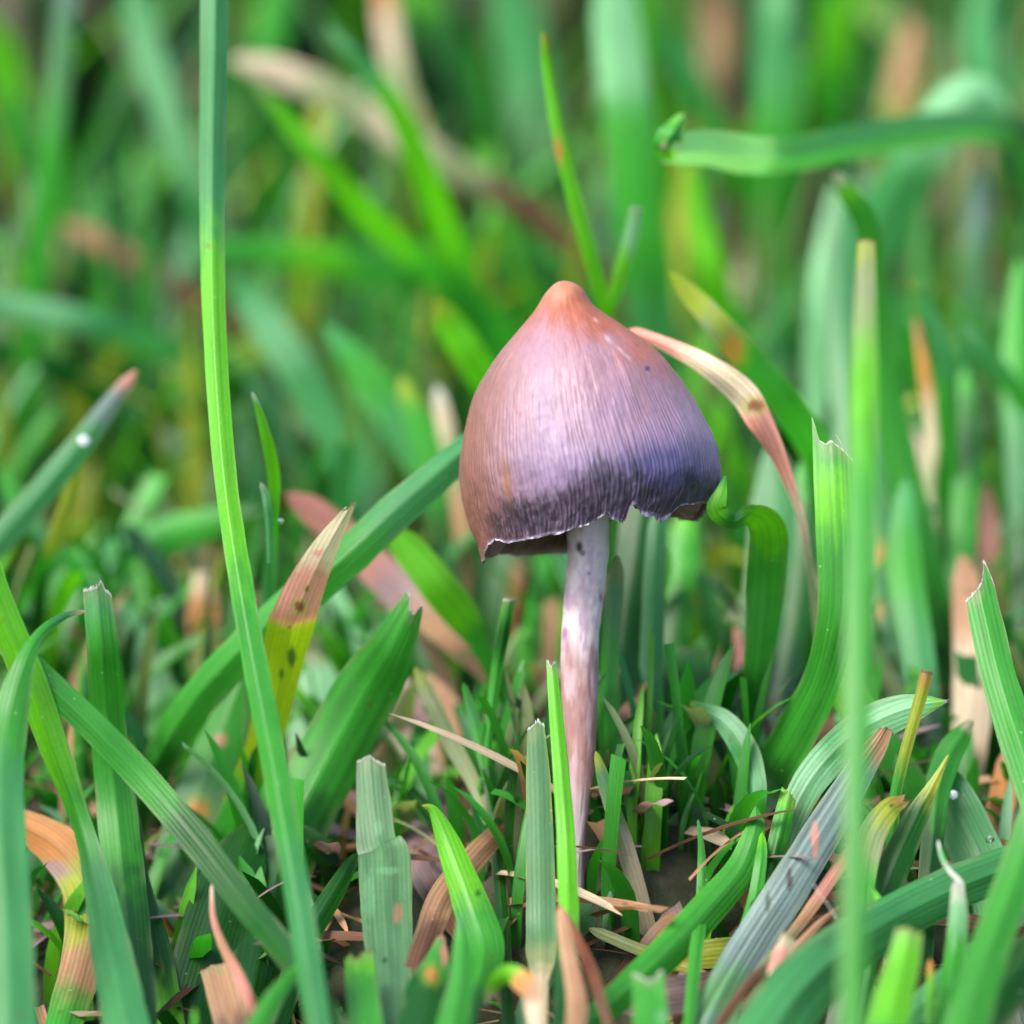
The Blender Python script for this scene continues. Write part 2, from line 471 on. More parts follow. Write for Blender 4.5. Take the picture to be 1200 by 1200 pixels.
# ------------------------------------------------------------------ the mushroom
PAIRS = np.array([
    (661, 329.0, 663, 329.0), (651, 332, 673, 332), (639, 344, 684, 340), (626, 365, 697, 359), (603, 393, 722, 377), (579, 424, 752, 397),
    (558, 458, 781, 422), (546, 495, 803, 453), (540, 532, 821, 484), (539, 566, 837, 516), (543, 590, 845, 550), (549, 612, 843, 569),
    (556, 630, 836, 584), (562, 648, 826, 599), (568, 668, 812, 615), (574, 690, 797, 632)])
PHI = math.radians(5.5)

def cap_point(t, th):
    """t along the cap from the nipple to the rim, th round it (0 = right, 90 = towards the camera); photo-pixel units"""
    kk = np.arange(len(PAIRS))
    lx, ly, rx, ry = [CS(t, q) for q in range(4)]
    cx, cy = (lx + rx) / 2, (ly + ry) / 2
    hx, hy = (rx - lx) / 2, (ry - ly) / 2
    R = np.hypot(hx, hy)
    x = cx + hx * np.cos(th)
    y = cy + hy * np.cos(th) - R * np.sin(th) * math.sin(PHI)
    zz = -R * np.sin(th) * math.cos(PHI) * 0.97
    return x, y, zz, R

def CS(t, q):
    p = PAIRS[:, q]
    i = np.clip(np.floor(t).astype(int), 0, len(p) - 2)
    u = t - i
    g = lambda j: p[np.clip(j, 0, len(p) - 1)]
    a, b, c, d = g(i - 1), g(i), g(i + 1), g(i + 2)
    return 0.5 * ((2 * b) + (-a + c) * u + (2 * a - 5 * b + 4 * c - d) * u * u + (-a + 3 * b - 3 * c + d) * u ** 3)

FRONT = np.array([(555, 660), (560, 664), (566, 665), (569, 652), (574, 638), (580, 632), (597, 636), (625, 631), (665, 622), (693, 613), (704, 606), (711, 601), (716, 607), (722, 610), (730, 612),
                  (734, 605), (737, 596), (741, 588), (747, 594), (754, 600), (765, 603), (776, 607), (786, 602), (791, 597), (798, 592), (812, 591), (828, 590), (836, 585), (850, 570)], float)
BACK = np.array([(555, 662), (563, 664), (568, 650), (580, 649), (620, 651), (665, 648), (700, 628), (716, 610), (730, 597), (741, 585), (760, 590), (780, 597), (796, 609), (828, 612), (838, 596), (850, 570)], float)

NT, NA = 190, 1120
th = np.linspace(0, 2 * np.pi, NA, endpoint=False)
tt = np.linspace(6, 15, 700)
TT, TH = np.meshgrid(tt, th, indexing='ij')
X, Y, Z, R = cap_point(TT, TH)
wf = smooth(-0.25, 0.25, np.sin(TH))
target = np.interp(X, FRONT[:, 0], FRONT[:, 1]) * wf + np.interp(X, BACK[:, 0], BACK[:, 1]) * (1 - wf)
hit = np.argmax(Y > target, axis=0)
t_rim = tt[hit]
t_rim = t_rim + 0.10 * (fbm(th * 14, th * 0, 21) - 0.5)
s = np.linspace(0, 1, NT) ** 0.92
T2 = s[:, None] * t_rim[None, :]
TH2 = np.broadcast_to(th, T2.shape)
X, Y, Z, R = cap_point(T2, TH2)
# striations: fine ribs that strengthen towards the rim, broad soft undulation
ph = TH2 * 150 + 16 * fbm(TH2 * 9, T2 * 0.25, 5) + 2.5 * fbm(TH2 * 50, T2 * 1.5, 55)
str_amp = smooth(5.2, 10.5, T2)
rib = np.cos(ph)
disp = rib * 0.46 * str_amp * (0.25 + 1.2 * fbm(TH2 * 26, T2 * 0.7, 56)) + (fbm(TH2 * 5, T2 * 0.8, 8) - 0.5) * 5.0 * smooth(1.5, 5, T2) + (fbm(TH2 * 22, T2 * 1.6, 18) - 0.5) * 1.2 * smooth(2, 6, T2)
crump = smooth(0.86, 1.0, s)[:, None] * (fbm(TH2 * 16, s[:, None] * 10 + 0 * TH2, 31) - 0.5) * 6.0
disp = disp + crump
sc_ = 1 + disp / np.maximum(R, 12)
cx = (CS(T2, 0) + CS(T2, 2)) / 2; cy = (CS(T2, 1) + CS(T2, 3)) / 2
X = cx + (X - cx) * sc_; Y = cy + (Y - cy) * sc_; Z = Z * sc_
# colour of the skin
c_umbo, c_orange, c_pink, c_lilac = lin((218, 140, 102)), lin((192, 102, 60)), lin((192, 146, 160)), lin((184, 152, 184))
c_dark, c_blue, c_tan = lin((62, 50, 70)), lin((96, 90, 150)), lin((158, 104, 84))
def mixc(a, b, f): return a * (1 - f[..., None]) + b * f[..., None]
base = np.broadcast_to(c_umbo, X.shape + (3,)).copy()
base = mixc(base, c_orange, smooth(1.5, 3.4, T2 + (fbm(X / 18, Y / 18, 2) - .5) * 1.5))
base = mixc(base, c_pink, smooth(3.7, 6.2, T2 + (fbm(X / 22, Y / 30, 3) - .5) * 1.8 + 0.9 * np.exp(-((X - 625) / 60) ** 2) - 1.2 * smooth(690, 790, X)))
base = mixc(base, c_lilac, smooth(6.2, 9.4, T2 + (fbm(X / 22, Y / 30, 4) - .5) * 2.0))
base = mixc(base, c_tan, np.clip(smooth(-0.35, -0.93, np.cos(TH2)) * smooth(3, 6, T2) * 0.95, 0, 1))
base = mixc(base, c_orange, 0.8 * smooth(0.6, 0.97, np.cos(TH2)) * smooth(8.3, 5.5, T2) * smooth(1, 3, T2))
below = (t_rim[None, :] - T2)                       # steps above the rim
jag = (fbm(TH2 * 20, T2 * 1.2, 6) - 0.5) * 1.3 + rib * 0.25
bandw = np.interp(X, [540, 575, 600, 650, 690, 730, 760, 800, 850], [1.2, 1.9, 2.6, 2.8, 3.5, 3.3, 2.2, 2.3, 1.9])
dk = smooth(0.35, -0.45, below - bandw * 1.0 - jag) * smooth(-0.96, -0.8, np.cos(TH2) + 0.0 * T2)
dk = dk * (1 - 0.45 * smooth(0.2, 0.95, rib) * smooth(0.35, 0.7, fbm(TH2 * 30, T2 * 2, 88)))
dk = np.maximum(dk, smooth(0.3, -0.3, below - 1.6 - jag) * (np.sin(TH2) < 0))
blu = np.exp(-((X - 785) / 52) ** 2 - ((Y - 548) / 28) ** 2) * 1.35 + 0.45 * np.exp(-((X - 700) / 60) ** 2 - ((Y - 560) / 26) ** 2) + 0.5 * np.exp(-((X - 640) / 16) ** 2 - ((Y - 462) / 30) ** 2)
blu = np.clip(blu * (0.5 + fbm(X / 10, Y / 16, 7)), 0, 1) * (np.sin(TH2) > -0.3)
base = mixc(base, c_blue, np.clip(blu * 0.85, 0, 0.85))
mott = 0.72 + 0.28 * smooth(0.3, 0.62, fbm(TH2 * 46, Y / 9, 9))
base = mixc(base, c_dark * (0.75 + 0.6 * fbm(X / 6, Y / 8, 40))[..., None], dk * 0.93 * mott)
# streaks running down, ochre stain on the left, dark speck, pale flecks
streak = 0.6 * fbm(TH2 * 60, T2 * 0.5, 10) + 0.4 * fbm(TH2 * 17, T2 * 0.3, 101)
base *= (0.80 + 0.42 * streak * smooth(2, 5, T2) + 0.19 * (1 - smooth(2, 5, T2)))[..., None]
base *= (1 - 0.17 * smooth(0.1, -0.9, rib) * str_amp * (0.2 + 1.5 * fbm(TH2 * 26, T2 * 0.7, 56)))[..., None]
base *= (0.85 + 0.3 * fbm(X / 3.5, Y / 4.5, 12))[..., None]
base *= (0.82 + 0.36 * fbm(X / 26, Y / 34, 71, 5))[..., None]
front = (np.sin(TH2) > 0)
st = np.exp(-((X - 593 - (Y - 560) * 0.12) / 4.5) ** 2 - ((Y - 562) / 24) ** 2) * front
base = mixc(base, lin((176, 120, 78)), np.clip(st, 0, 0.85))
sp = np.exp(-(((X - 759) / 3.6) ** 2 + ((Y - 432) / 3.2) ** 2) ** 2) * front
base = mixc(base, lin((70, 50, 100)), np.clip(sp, 0, 0.9))
for (fx, fy, fw, fh) in ((698, 375, 4, 3), (713, 397, 6, 6), (727, 410, 6, 3), (735, 418, 6, 3)):
    a = ((X - fx) + (Y - fy)) * .707; b = ((X - fx) - (Y - fy)) * .707
    base = mixc(base, lin((238, 206, 214)), 0.7 * np.exp(-((a / fw) ** 2 + (b / (fh * .6)) ** 2)) * front)
pale = smooth(0.22, 0.02, below + 0.10 * (fbm(TH2 * 40, T2, 14) - .5))
base = mixc(base, lin((205, 192, 214)), pale * 0.75)
capcol = base.reshape(-1, 3) * ALB * 0.7
root0 = P(676, 1030, 0)
capv = P(X.ravel(), Y.ravel(), (Z * PX).ravel())
mush = link('mushroom', None, None, loc=root0)
mush.empty_display_size = 0.003
tag(mush, 'small pointed purple-brown mushroom with a dark rim on a pale bent stem', 'mushroom')
cap = link('cap', make_mesh('cap', capv, grid_faces(NT, NA, True), capcol, None, root0), M_CAP, mush)
# inner side of the cap
NI = 26
si = np.linspace(1, 0.45, NI)
Ti = si[:, None] * t_rim[None, ::4]; THi = np.broadcast_to(th[::4], Ti.shape)
Xi, Yi, Zi, Ri = cap_point(Ti, THi)
cxi = (CS(Ti, 0) + CS(Ti, 2)) / 2; cyi = (CS(Ti, 1) + CS(Ti, 3)) / 2
sh = np.where(si[:, None] > 0.995, (R[-1, ::4] / R[-1, ::4]) * sc_[-1, ::4][None, :], 0.955 - 0.03 * (1 - si[:, None]))
Xi = cxi + (Xi - cxi) * sh; Yi = cyi + (Yi - cyi) * sh; Zi = Zi * sh
icol = np.broadcast_to(lin((150, 122, 104)) * ALB, (Xi.size, 3)).copy() * (0.7 + 0.6 * rng.random((Xi.size, 1)))
link('cap_lining', make_mesh('cap_lining', P(Xi.ravel(), Yi.ravel(), (Zi * PX).ravel()), grid_faces(NI, Xi.shape[1], True), icol, None, root0), M_GILL, cap)
# gills: thin plates between the lining and the stem
gv, gf = [], []
for a in np.linspace(0, 2 * np.pi, 72, endpoint=False):
    tr = np.interp(a, th, t_rim)
    b0 = len(gv)
    for q, f_ in enumerate((0.985, 0.9, 0.8, 0.7, 0.6)):
        tq = np.array([tr * f_])
        x, y, zz, r = [v[0] for v in cap_point(tq, np.array([a]))]
        cxq = (CS(tq, 0)[0] + CS(tq, 2)[0]) / 2; cyq = (CS(tq, 1)[0] + CS(tq, 3)[0]) / 2
        gv.append(P(cxq + (x - cxq) * .94, cyq + (y - cyq) * .94, zz * .94 * PX))
        inner = (0.86, 0.66, 0.48, 0.34, 0.24)[q]
        gv.append(P(cxq + (x - cxq) * inner, cyq + (y - cyq) * inner - 2, zz * inner * PX))
    for q in range(4):
        gf.append((b0 + 2 * q, b0 + 2 * q + 1, b0 + 2 * q + 3, b0 + 2 * q + 2))
gv = np.array(gv)
gc = np.broadcast_to(lin((170, 140, 118)) * ALB, (len(gv), 3)) * (0.6 + 0.7 * rng.random((len(gv), 1)))
link('gills', make_mesh('gills', gv, gf, gc, None, root0), M_GILL, cap)
# thin crinkled film along the rim
NM = 7
mt = np.linspace(0, 1, NM)[:, None]
wid = (1.6 + 5.0 * fbm(th * 9, th * 0 + 3, 15) ** 1.6) * (0.6 + 1.8 * np.exp(-((X[-1] - 765) / 25) ** 2) * (np.sin(th) > 0))
cxr = cx[-1]; cyr = cy[-1]
nx = (X[-1] - cxr) / R[-1]; nz_ = Z[-1] / R[-1]
wob = (fbm(th * 30, th * 0, 33) - 0.5) * 5.0
Xm = X[-1] + nx * (0.6 + mt * wob * 0.9) + mt * 0
Ym = Y[-1] + mt * wid - 1.5
Zm = Z[-1] + nz_ * (1.0 + mt * wob) * 1.0
mc = np.broadcast_to(lin((190, 170, 192)) * ALB, (Xm.size, 3)) * (0.15 + 1.3 * smooth(0.3, 0.7, fbm(Xm / 9, Ym / 9, 50)).reshape(-1, 1))
muv = np.stack([np.broadcast_to(th * 8, Xm.shape), np.broadcast_to(mt, Xm.shape)], -1).reshape(-1, 2)
link('cap_margin', make_mesh('cap_margin', P(Xm.ravel(), Ym.ravel(), (Zm * PX).ravel()), grid_faces(NM, NA, True), mc, muv, root0), M_MARGIN, cap)
# stem
sp_ = np.array([(690, 545, 22), (690, 600, 24), (689.5, 622, 24.5), (689, 650, 24.2), (686, 680, 23.6), (682, 720, 22.8), (679, 768, 22), (679.5, 820, 20.8), (681, 870, 17.5), (681, 912, 14.5), (679, 950, 10.5), (677, 985, 8.5), (676, 1012, 8), (676, 1045, 9)], float)
dn, _ = catmull(sp_, 1.6)
na = 72
tha = np.linspace(0, 2 * np.pi, na, endpoint=False)
yy = dn[:, 1][:, None]
n1 = fbm(tha * 5 + 0 * yy, yy / 60 + 0 * tha, 60)
rr = dn[:, 2][:, None] * (1 + 0.07 * (fbm(np.cos(tha) * 2 + 4 + 0 * yy, yy / 18 + 0 * tha, 61) - 0.5)) + (fbm(tha * 9 + 0 * yy, yy / 22 + 0 * tha, 62) - 0.5) * 1.6
sx = dn[:, 0][:, None] + rr * np.cos(tha); szz = -rr * np.sin(tha); syy = yy + 0 * sx
stc = np.broadcast_to(lin((252, 232, 232)), sx.shape + (3,)).copy()
stc = mixc(stc, lin((206, 168, 190)), smooth(0.45, 0.7, fbm(sx / 9, syy / 22, 63)) * 0.7)
brn = smooth(735, 800, syy + 50 * (fbm(sx / 7, syy / 40, 64) - 0.5)) * (0.75 + 0.25 * fbm(sx / 4, syy / 30, 65))
stc = mixc(stc, lin((168, 118, 108)), np.clip(brn, 0, 0.92))
stc = mixc(stc, lin((216, 184, 192)), 0.7 * smooth(0.52, 0.68, fbm(sx / 6, syy / 50, 66)) * smooth(760, 800, syy))
stc = mixc(stc, lin((222, 206, 214)), smooth(900, 960, syy) * 0.6)
stc *= (0.88 + 0.22 * fbm(sx / 2.5, syy / 12, 67))[..., None]
fr_ = np.sin(tha)[None, :] > 0
for (qx, qy, qw, qh, qc, qa) in ((679, 641, 4.0, 7.0, (26, 20, 38), 1), (683, 648, 3, 4, (80, 50, 90), .8), (690, 672, 2, 2, (140, 110, 150), .7), (704, 700, 2, 5, (130, 80, 90), .8), (662, 742, 3, 8, (170, 110, 150), .7)):
    stc = mixc(stc, lin(qc), qa * np.exp(-(((sx - qx) / qw) ** 2 + ((syy - qy) / qh) ** 2) ** 2) * fr_)
link('stem', make_mesh('stem', P(sx.ravel(), syy.ravel(), (szz * PX).ravel()), grid_faces(len(dn), na, True), stc.reshape(-1, 3) * ALB, None, root0), M_STEM, mush)

# ------------------------------------------------------------------ blades and leaves in and near the plane of focus
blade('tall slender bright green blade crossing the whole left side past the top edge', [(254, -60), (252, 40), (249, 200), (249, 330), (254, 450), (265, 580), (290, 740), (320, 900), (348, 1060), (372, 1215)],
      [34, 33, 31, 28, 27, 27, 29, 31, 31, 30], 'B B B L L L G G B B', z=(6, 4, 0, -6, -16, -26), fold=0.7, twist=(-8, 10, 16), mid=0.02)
blade('smooth green blade slanting down left from behind the mushroom cap', [(585, 490), (540, 530), (470, 590), (400, 655), (300, 742), (220, 830), (170, 920), (130, 1030)], [30, 36, 44, 46, 46, 44, 40, 34],
      'B B B G G G D D', z=(10, 6, 4, 6, 10, 14), fold=0.6, twist=(12, 18))
blade('yellow-green blade with a withered pink-brown tip, left of the mushroom', [(408, 598), (384, 640), (362, 685), (347, 722), (340, 745), (330, 790), (310, 870), (282, 950), (250, 1040), (215, 1130)], [12, 30, 44, 52, 54, 48, 42, 44, 52, 56],
      'C C K K Z Z Z G D D', z=(-1, -1, 0, 3, 6, 9, 12), fold=0.3, cut=4, cutcol='C', nc=31, bright=1.35, prof=[(-1, -4), (-.2, 2), (.3, 10), (1, 6)], edge='Y', twist=(-25, -15, 0),
      spots=[(351, 710, 7, 'R'), (342, 770, 6, 'E', 13), (360, 690, 3, 'R'), (339, 735, 2.5, 'R'), (374, 648, 9, 'K', 5), (330, 790, 3, 'E', 8), (385, 650, 8, 'C'), (372, 672, 5, 'T'), (294, 958, 6, 'X', 7), (306, 948, 4, 'O')])
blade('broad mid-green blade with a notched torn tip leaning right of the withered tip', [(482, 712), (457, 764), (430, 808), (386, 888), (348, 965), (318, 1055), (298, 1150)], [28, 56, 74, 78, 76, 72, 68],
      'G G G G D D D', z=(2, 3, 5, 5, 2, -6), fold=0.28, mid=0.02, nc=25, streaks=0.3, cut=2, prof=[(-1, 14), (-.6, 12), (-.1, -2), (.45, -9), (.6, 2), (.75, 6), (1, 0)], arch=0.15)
blade('upright flat-topped cut blade with a white ragged top near the left edge', [(114, 692), (120, 760), (127, 850), (138, 960), (150, 1080), (158, 1215)], [33, 37, 42, 48, 52, 56], 'B G G G D D',
      z=(-2, -2, 0, 0, -6, -18), fold=0.35, mid=0.03, cut=5, prof=[(-1, 0), (-.6, 1), (.1, 4), (.35, 11), (.5, 0), (.8, -5), (1, -9)])
blade('pale green blade entering at the left edge and twisting into a bluish foot', [(-40, 590), (-10, 690), (30, 790), (62, 880), (92, 965), (110, 1030), (128, 1110), (150, 1215)], [36, 38, 38, 34, 24, 34, 48, 56],
      'L L L L G B B B', z=(-10, -9, -8, -8, -12, -22), fold=0.4, twist=(0, 8, 20, 40, 10, 0))
blade('green blade with a thin hooked tip standing along the left edge', [(101, 716), (75, 722), (48, 742), (30, 775), (12, 840), (0, 930), (6, 1050), (12, 1215)], [4, 9, 14, 24, 44, 56, 60, 66],
      'C B G G G B B B', z=(-6, -8, -10, -12, -18, -26), fold=0.3)
blade('vivid green blade crossing diagonally down to the foot of the tall left blade', [(-40, 700), (45, 790), (110, 852), (170, 915), (230, 985), (290, 1062), (345, 1128)], [30, 33, 35, 36, 36, 34, 32],
      'L G G G D D D', z=(-8, -8, -8, -8, -10, -14, -20), fold=0.25)
blade('short pointed leaf with a dew bead at the bottom left', [(359, 1120), (345, 1140), (322, 1168), (298, 1210)], [5, 15, 22, 28], 'L G G G', z=(-20, -22, -26), fold=0.3)
blade('grey-green leaf with stepped tears down its right side', [(434, 893), (438, 940), (444, 985), (448, 1000), (450, 1060), (454, 1130), (460, 1215)], [(16, 17), (21, 20), (27, 20), (29, 32), (28, 33), (24, 28), (20, 20)],
      'S S S S S S S', nc=31, streaks=0.25, z=(2, 0, -2, -8, -20), fold=0.08, cut=2, prof=[(-1, 2), (0, 8), (.4, 0), (1, -6)], spots=[(432, 1050, 9, 'P', 34), (444, 970, 6, 'P', 10), (455, 1020, 14, 'P', 5), (467, 1070, 8, 'T', 12), (451, 1125, 4, 'E')])
blade('short green stub with a jagged brown-flecked top at the bottom centre left', [(421, 1122), (424, 1160), (430, 1215)], [34, 38, 42], 'L G G', z=(-16, -19, -24), fold=0.1, cut=3, cutcol='Y', prof=[(-1, -3), (-.8, 2), (-.55, 12), (-.4, -4), (0, -2), (.3, 12), (.6, 10), (1, 12)])
blade('glossy curved leaf with a hooked tip left of the pale cut blade', [(494, 944), (508, 950), (524, 985), (541, 1030), (557, 1075), (567, 1110), (562, 1145), (548, 1180), (540, 1225)], [3, 12, 28, 38, 46, 46, 36, 30, 26],
      'Y L L L G G G B B', z=(-6, -6, -8, -10, -16, -24), fold=0.3, arch=0.2, edge='L', spots=[(560, 1047, 4, 'D')])
blade('short folded leaf with a pale pink torn edge and an orange spot', [(517, 1100), (512, 1125), (502, 1160), (494, 1215)], [(6, 5), (14, 16), (26, 20), (34, 26)], 'G G D D', z=(-14, -16, -24), fold=0.2, cut=4, cutcol='K', prof=[(-1, -2), (0, 4), (1, -3)], spots=[(506, 1142, 8, 'O', 10), (521, 1118, 5, 'K', 18)])
blade('narrow upright spear tip beside the folded leaf at the bottom', [(538, 1070), (541, 1105), (540, 1150), (528, 1215)], [3, 20, 30, 42], 'B G G G', z=(-18, -20, -26), fold=0.5)
blade('pale flat-topped cut blade standing just left of the stem', [(628, 852), (631, 920), (633, 1000), (634, 1080), (634, 1120), (634, 1150)], [20, 29, 33, 35, 34, 16], 'S S S S H C', z=(-5, -6, -8, -14), fold=0.12, cut=3, prof=[(-1, -4), (-.3, 2), (.2, 6), (1, 0)], edge='Y')
blade('narrow vivid green blade in front of the foot of the stem', [(646, 778), (650, 820), (657, 900), (663, 980), (666, 1060), (664, 1130), (655, 1215)], [11, 15, 19, 22, 24, 24, 22], 'L L L L L D D', z=(-6, -7, -9, -14, -24), fold=0.5, cut=3, prof=[(-1, 6), (-.4, 0), (0, -6), (.5, 2), (1, 0)])
dead('thin tan dead spike standing in front of the vivid blade', [(656, 1058), (660, 1085), (668, 1130), (676, 1180), (670, 1225)], [6, 15, 19, 24, 20], 'K T T T T', z=(-18, -20, -26), spots=[(655, 1060, 6, 'R')])
dead('red-brown dead sliver leaning away from the tan spike', [(661, 1066), (676, 1098), (692, 1135), (708, 1185)], [4, 10, 14, 12], 'R R R N', z=(-15, -17, -22))
dead('curled withered yellow-brown leaf end at the bottom centre', [(570, 1178), (580, 1152), (596, 1141), (612, 1150), (622, 1163), (624, 1185), (630, 1220)], [4, 18, 22, 26, 22, 17, 16], 'C L L O T C C', z=(-20, -22, -24), fold=0.1, twist=(30, 10, 0, 20, 10))
blade('small square cut stub with a bitten notch at the bottom edge', [(759, 1141), (761, 1170), (764, 1225)], [38, 40, 42], 'G G G', z=(-22, -24, -28), fold=0.1, cut=3, prof=[(-1, 2), (-.7, 0), (-.35, -10), (0, -15), (.4, -12), (.65, -2), (.8, 4), (1, 2)], spots=[(776, 1192, 7, 'P', 12)])
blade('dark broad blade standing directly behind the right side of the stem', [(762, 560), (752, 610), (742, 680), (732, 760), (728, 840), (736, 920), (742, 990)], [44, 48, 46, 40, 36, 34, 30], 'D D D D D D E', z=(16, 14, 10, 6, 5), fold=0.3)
blade('slim upright blade with a pale grooved face hugging the stem', [(723, 650), (718, 700), (712, 780), (710, 850), (714, 920), (722, 990)], [14, 20, 22, 24, 24, 22], 'H S G G D D', z=(5, 4, 4, 5), fold=0.6, twist=20)
blade('straight bluish blade second to the right of the stem', [(772, 590), (768, 660), (764, 760), (758, 860), (751, 950), (744, 1010)], [20, 26, 28, 30, 28, 24], 'B B B B B B', z=(12, 10, 8, 5), fold=0.4)
blade('bright green blade folded over a sharp ear at the right cap rim', [(850, 557), (845, 577), (840, 598), (858, 612), (880, 604), (900, 622), (898, 680), (890, 760), (882, 830), (868, 900)], [3, 15, 24, 18, 24, 42, 46, 36, 30, 26],
      'G L L G L L G G D D', z=(-2, -3, -2, 1, 4, 6, 8), fold=0.25, twist=(0, 0, 0, 20, 25, 5, 0, 0, 0, 0), nc=15)
blade('wide green blade with a frayed cut top standing right of the mushroom', [(975, 512), (978, 580), (981, 660), (978, 730), (960, 800), (925, 868), (896, 920), (880, 990)], [46, 50, 48, 46, 46, 52, 50, 40], 'G L G G G G D D',
      z=(-2, -3, -3, -2, 2, 4, 3), fold=0.2, twist=(5, 8, 15, 25, 20), cut=2, nc=25, streaks=0.25, prof=[(-1, 26), (-.85, 16), (-.7, -2), (-.4, -8), (0, -6), (.3, -12), (.6, -18), (1, -30)])
blade('out-of-focus light green blade nearest the camera rising up the right side', [(1015, 282), (1014, 340), (1012, 450), (1010, 600), (1006, 760), (1003, 920), (1000, 1080), (998, 1220)], [20, 24, 31, 33, 32, 30, 30, 31],
      'Y H L G G G G G', z=(-18, -26, -34, -40, -44, -46), fold=0.3, cut=2, cutcol='O')
blade('bluish broad blade with two orange spots behind the near right blade', [(992, 205), (985, 260), (990, 400), (1012, 560), (1030, 680), (1042, 800), (1050, 880)], [8, 34, 46, 50, 52, 52, 50], 'P B B B B P S',
      z=(48, 44, 36, 28), fold=0.2, spots=[(1027, 648, 9, 'O', 14), (1027, 716, 8, 'O', 12), (1042, 775, 12, 'P', 22)])
blade('thin green tip with a white frayed end left of the near right blade', [(980, 203), (992, 225), (1010, 250), (1022, 300), (1032, 400), (1050, 520), (1085, 660), (1110, 780)], [10, 22, 28, 28, 30, 40, 40, 40], 'W L G G G G G D', z=(24, 26, 30, 30), cut=4)
blade('blade with a curled white torn lip at the right edge', [(1147, 690), (1158, 740), (1170, 790), (1188, 850), (1215, 930), (1240, 1010)], [(18, 19), (20, 20), (21, 20), (23, 22), (24, 24), (24, 24)], 'G G G G G G', z=(-3, -5, -8, -14), fold=0.35, mid=0.02,
      cut=4, nc=17, prof=[(-1, -10), (-.4, -4), (.2, 4), (.45, 14), (.6, 34), (.75, 30), (.9, 16), (1, 0)])
blade('grey-green scarred blade with a violet bruised tip running down right of centre', [(1046, 838), (1030, 868), (1005, 905), (965, 970), (925, 1035), (880, 1105), (845, 1165), (815, 1225)], [6, 24, 36, 44, 48, 48, 50, 54],
      'R T V V V V S V', z=(-2, -4, -8, -12, -20), fold=0.35, mid=0.02, nc=31, streaks=0.7, spots=[(1042, 848, 8, 'X', 8), (955, 985, 5, 'K', 25), (925, 1030, 4, 'X', 16), (900, 1055, 3, 'E', 16)], twist=(10, 14))
blade('broad blue-green blade arching in from the lower right edge', [(1260, 975), (1200, 1008), (1120, 1040), (1050, 1075), (985, 1118), (935, 1165), (895, 1225)], [34, 46, 54, 58, 72, 82, 92], 'B B B B B B B', z=(-6, -8, -12, -20, -26), fold=0.25, mid=0.02, arch=0.1, nc=25, streaks=0.3)
blade('short bright flat-topped stub out of focus near the bottom right', [(1066, 1090), (1058, 1130), (1046, 1175), (1036, 1225)], [32, 40, 46, 50], 'L L L G', z=(-24, -26, -30), fold=0.3, cut=2, cutcol='Y')
blade('upright stalk with a white wet folded end at the lower right', [(1120, 1036), (1120, 1070), (1116, 1120), (1108, 1180), (1104, 1225)], [14, 22, 26, 32, 36], 'W P G G G', z=(-16, -18, -26), fold=0.7, twist=20, cut=4)
blade('white-edged thin curl rising from the wet folded stalk', [(1099, 984), (1104, 1005), (1114, 1022), (1126, 1036), (1128, 1060)], [3, 6, 6, 7, 6], 'W P W W P', z=(-14, -16), fold=0.5)
blade('long smooth blade slanting up out of the lower right corner', [(1250, 860), (1215, 960), (1186, 1040), (1158, 1120), (1130, 1215)], [44, 46, 46, 48, 54], 'G G G G G', z=(-18, -20, -24, -30), fold=0.3)
blade('pointed dark green leaf with a yellow needle tip right of the near blade', [(1112, 884), (1096, 915), (1075, 955), (1050, 1010), (1028, 1065), (1010, 1120)], [3, 12, 28, 38, 42, 40], 'Y Y D D D E', z=(-4, -5, -8, -10), fold=0.35)
blade('wide dewy blade bending down at the right behind the arching one', [(1085, 910), (1098, 912), (1118, 945), (1145, 1000), (1165, 1050), (1180, 1110)], [18, 46, 58, 62, 62, 56], 'P B B B B E', z=(4, 2, 0, -4), fold=0.2, edge='P')
blade('slim stub with an orange-stained cut end above the frayed leaf', [(1086, 788), (1078, 820), (1064, 870), (1050, 930), (1045, 990)], [15, 15, 14, 14, 14], 'O Y Y G G', z=(-6, -5, -4), fold=0.3, cut=3, cutcol='T')
blade('pale ribbed leaf bent flat with a frayed end reaching right', [(1108, 822), (1075, 828), (1035, 842), (992, 868), (952, 912), (925, 965), (905, 1030), (890, 1100)], [4, 30, 44, 44, 40, 34, 32, 30], 'L P P B P S G D', z=(-3, -3, -2, -2, -4, -6), fold=0.2, mid=0.02, cut=4, nc=25, streaks=0.35)
blade('yellowing torn scrap with a brown bitten corner behind the near right blade', [(1058, 938), (1040, 950), (1020, 985), (1012, 1040), (1010, 1110)], [10, 26, 32, 26, 24], 'O Y H G D', z=(-6, -8, -12), fold=0.1, cut=3, cutcol='T', prof=[(-1, 8), (0, 0), (1, 12)], spots=[(1045, 944, 3, 'X')])
blade('narrow leaf curling beside the yellowing scrap', [(1018, 1035), (1032, 1062), (1034, 1095), (1022, 1130), (1016, 1170)], [4, 12, 16, 14, 12], 'G L T G D', z=(-10, -14), fold=0.5)
dead('split cream splinter standing at the bottom right of centre', [(925, 1100), (914, 1125), (902, 1165), (884, 1215)], [20, 20, 15, 12], 'C K C H', z=(-18, -20, -24), cut=4, cutcol='C', prof=[(-1, 8), (-.3, -4), (.3, 2), (1, -4)])
dead('straight pink-brown dead stalk under the scarred blade', [(1000, 990), (972, 1032), (945, 1072), (915, 1110), (880, 1150)], [15, 16, 14, 12, 12], 'T K T H N', z=(-6, -10, -16))
dead('short russet sliver beside the pink-brown dead stalk', [(985, 1062), (960, 1082), (935, 1108), (905, 1140)], [4, 8, 10, 8], 'R T T N', z=(-10, -14))
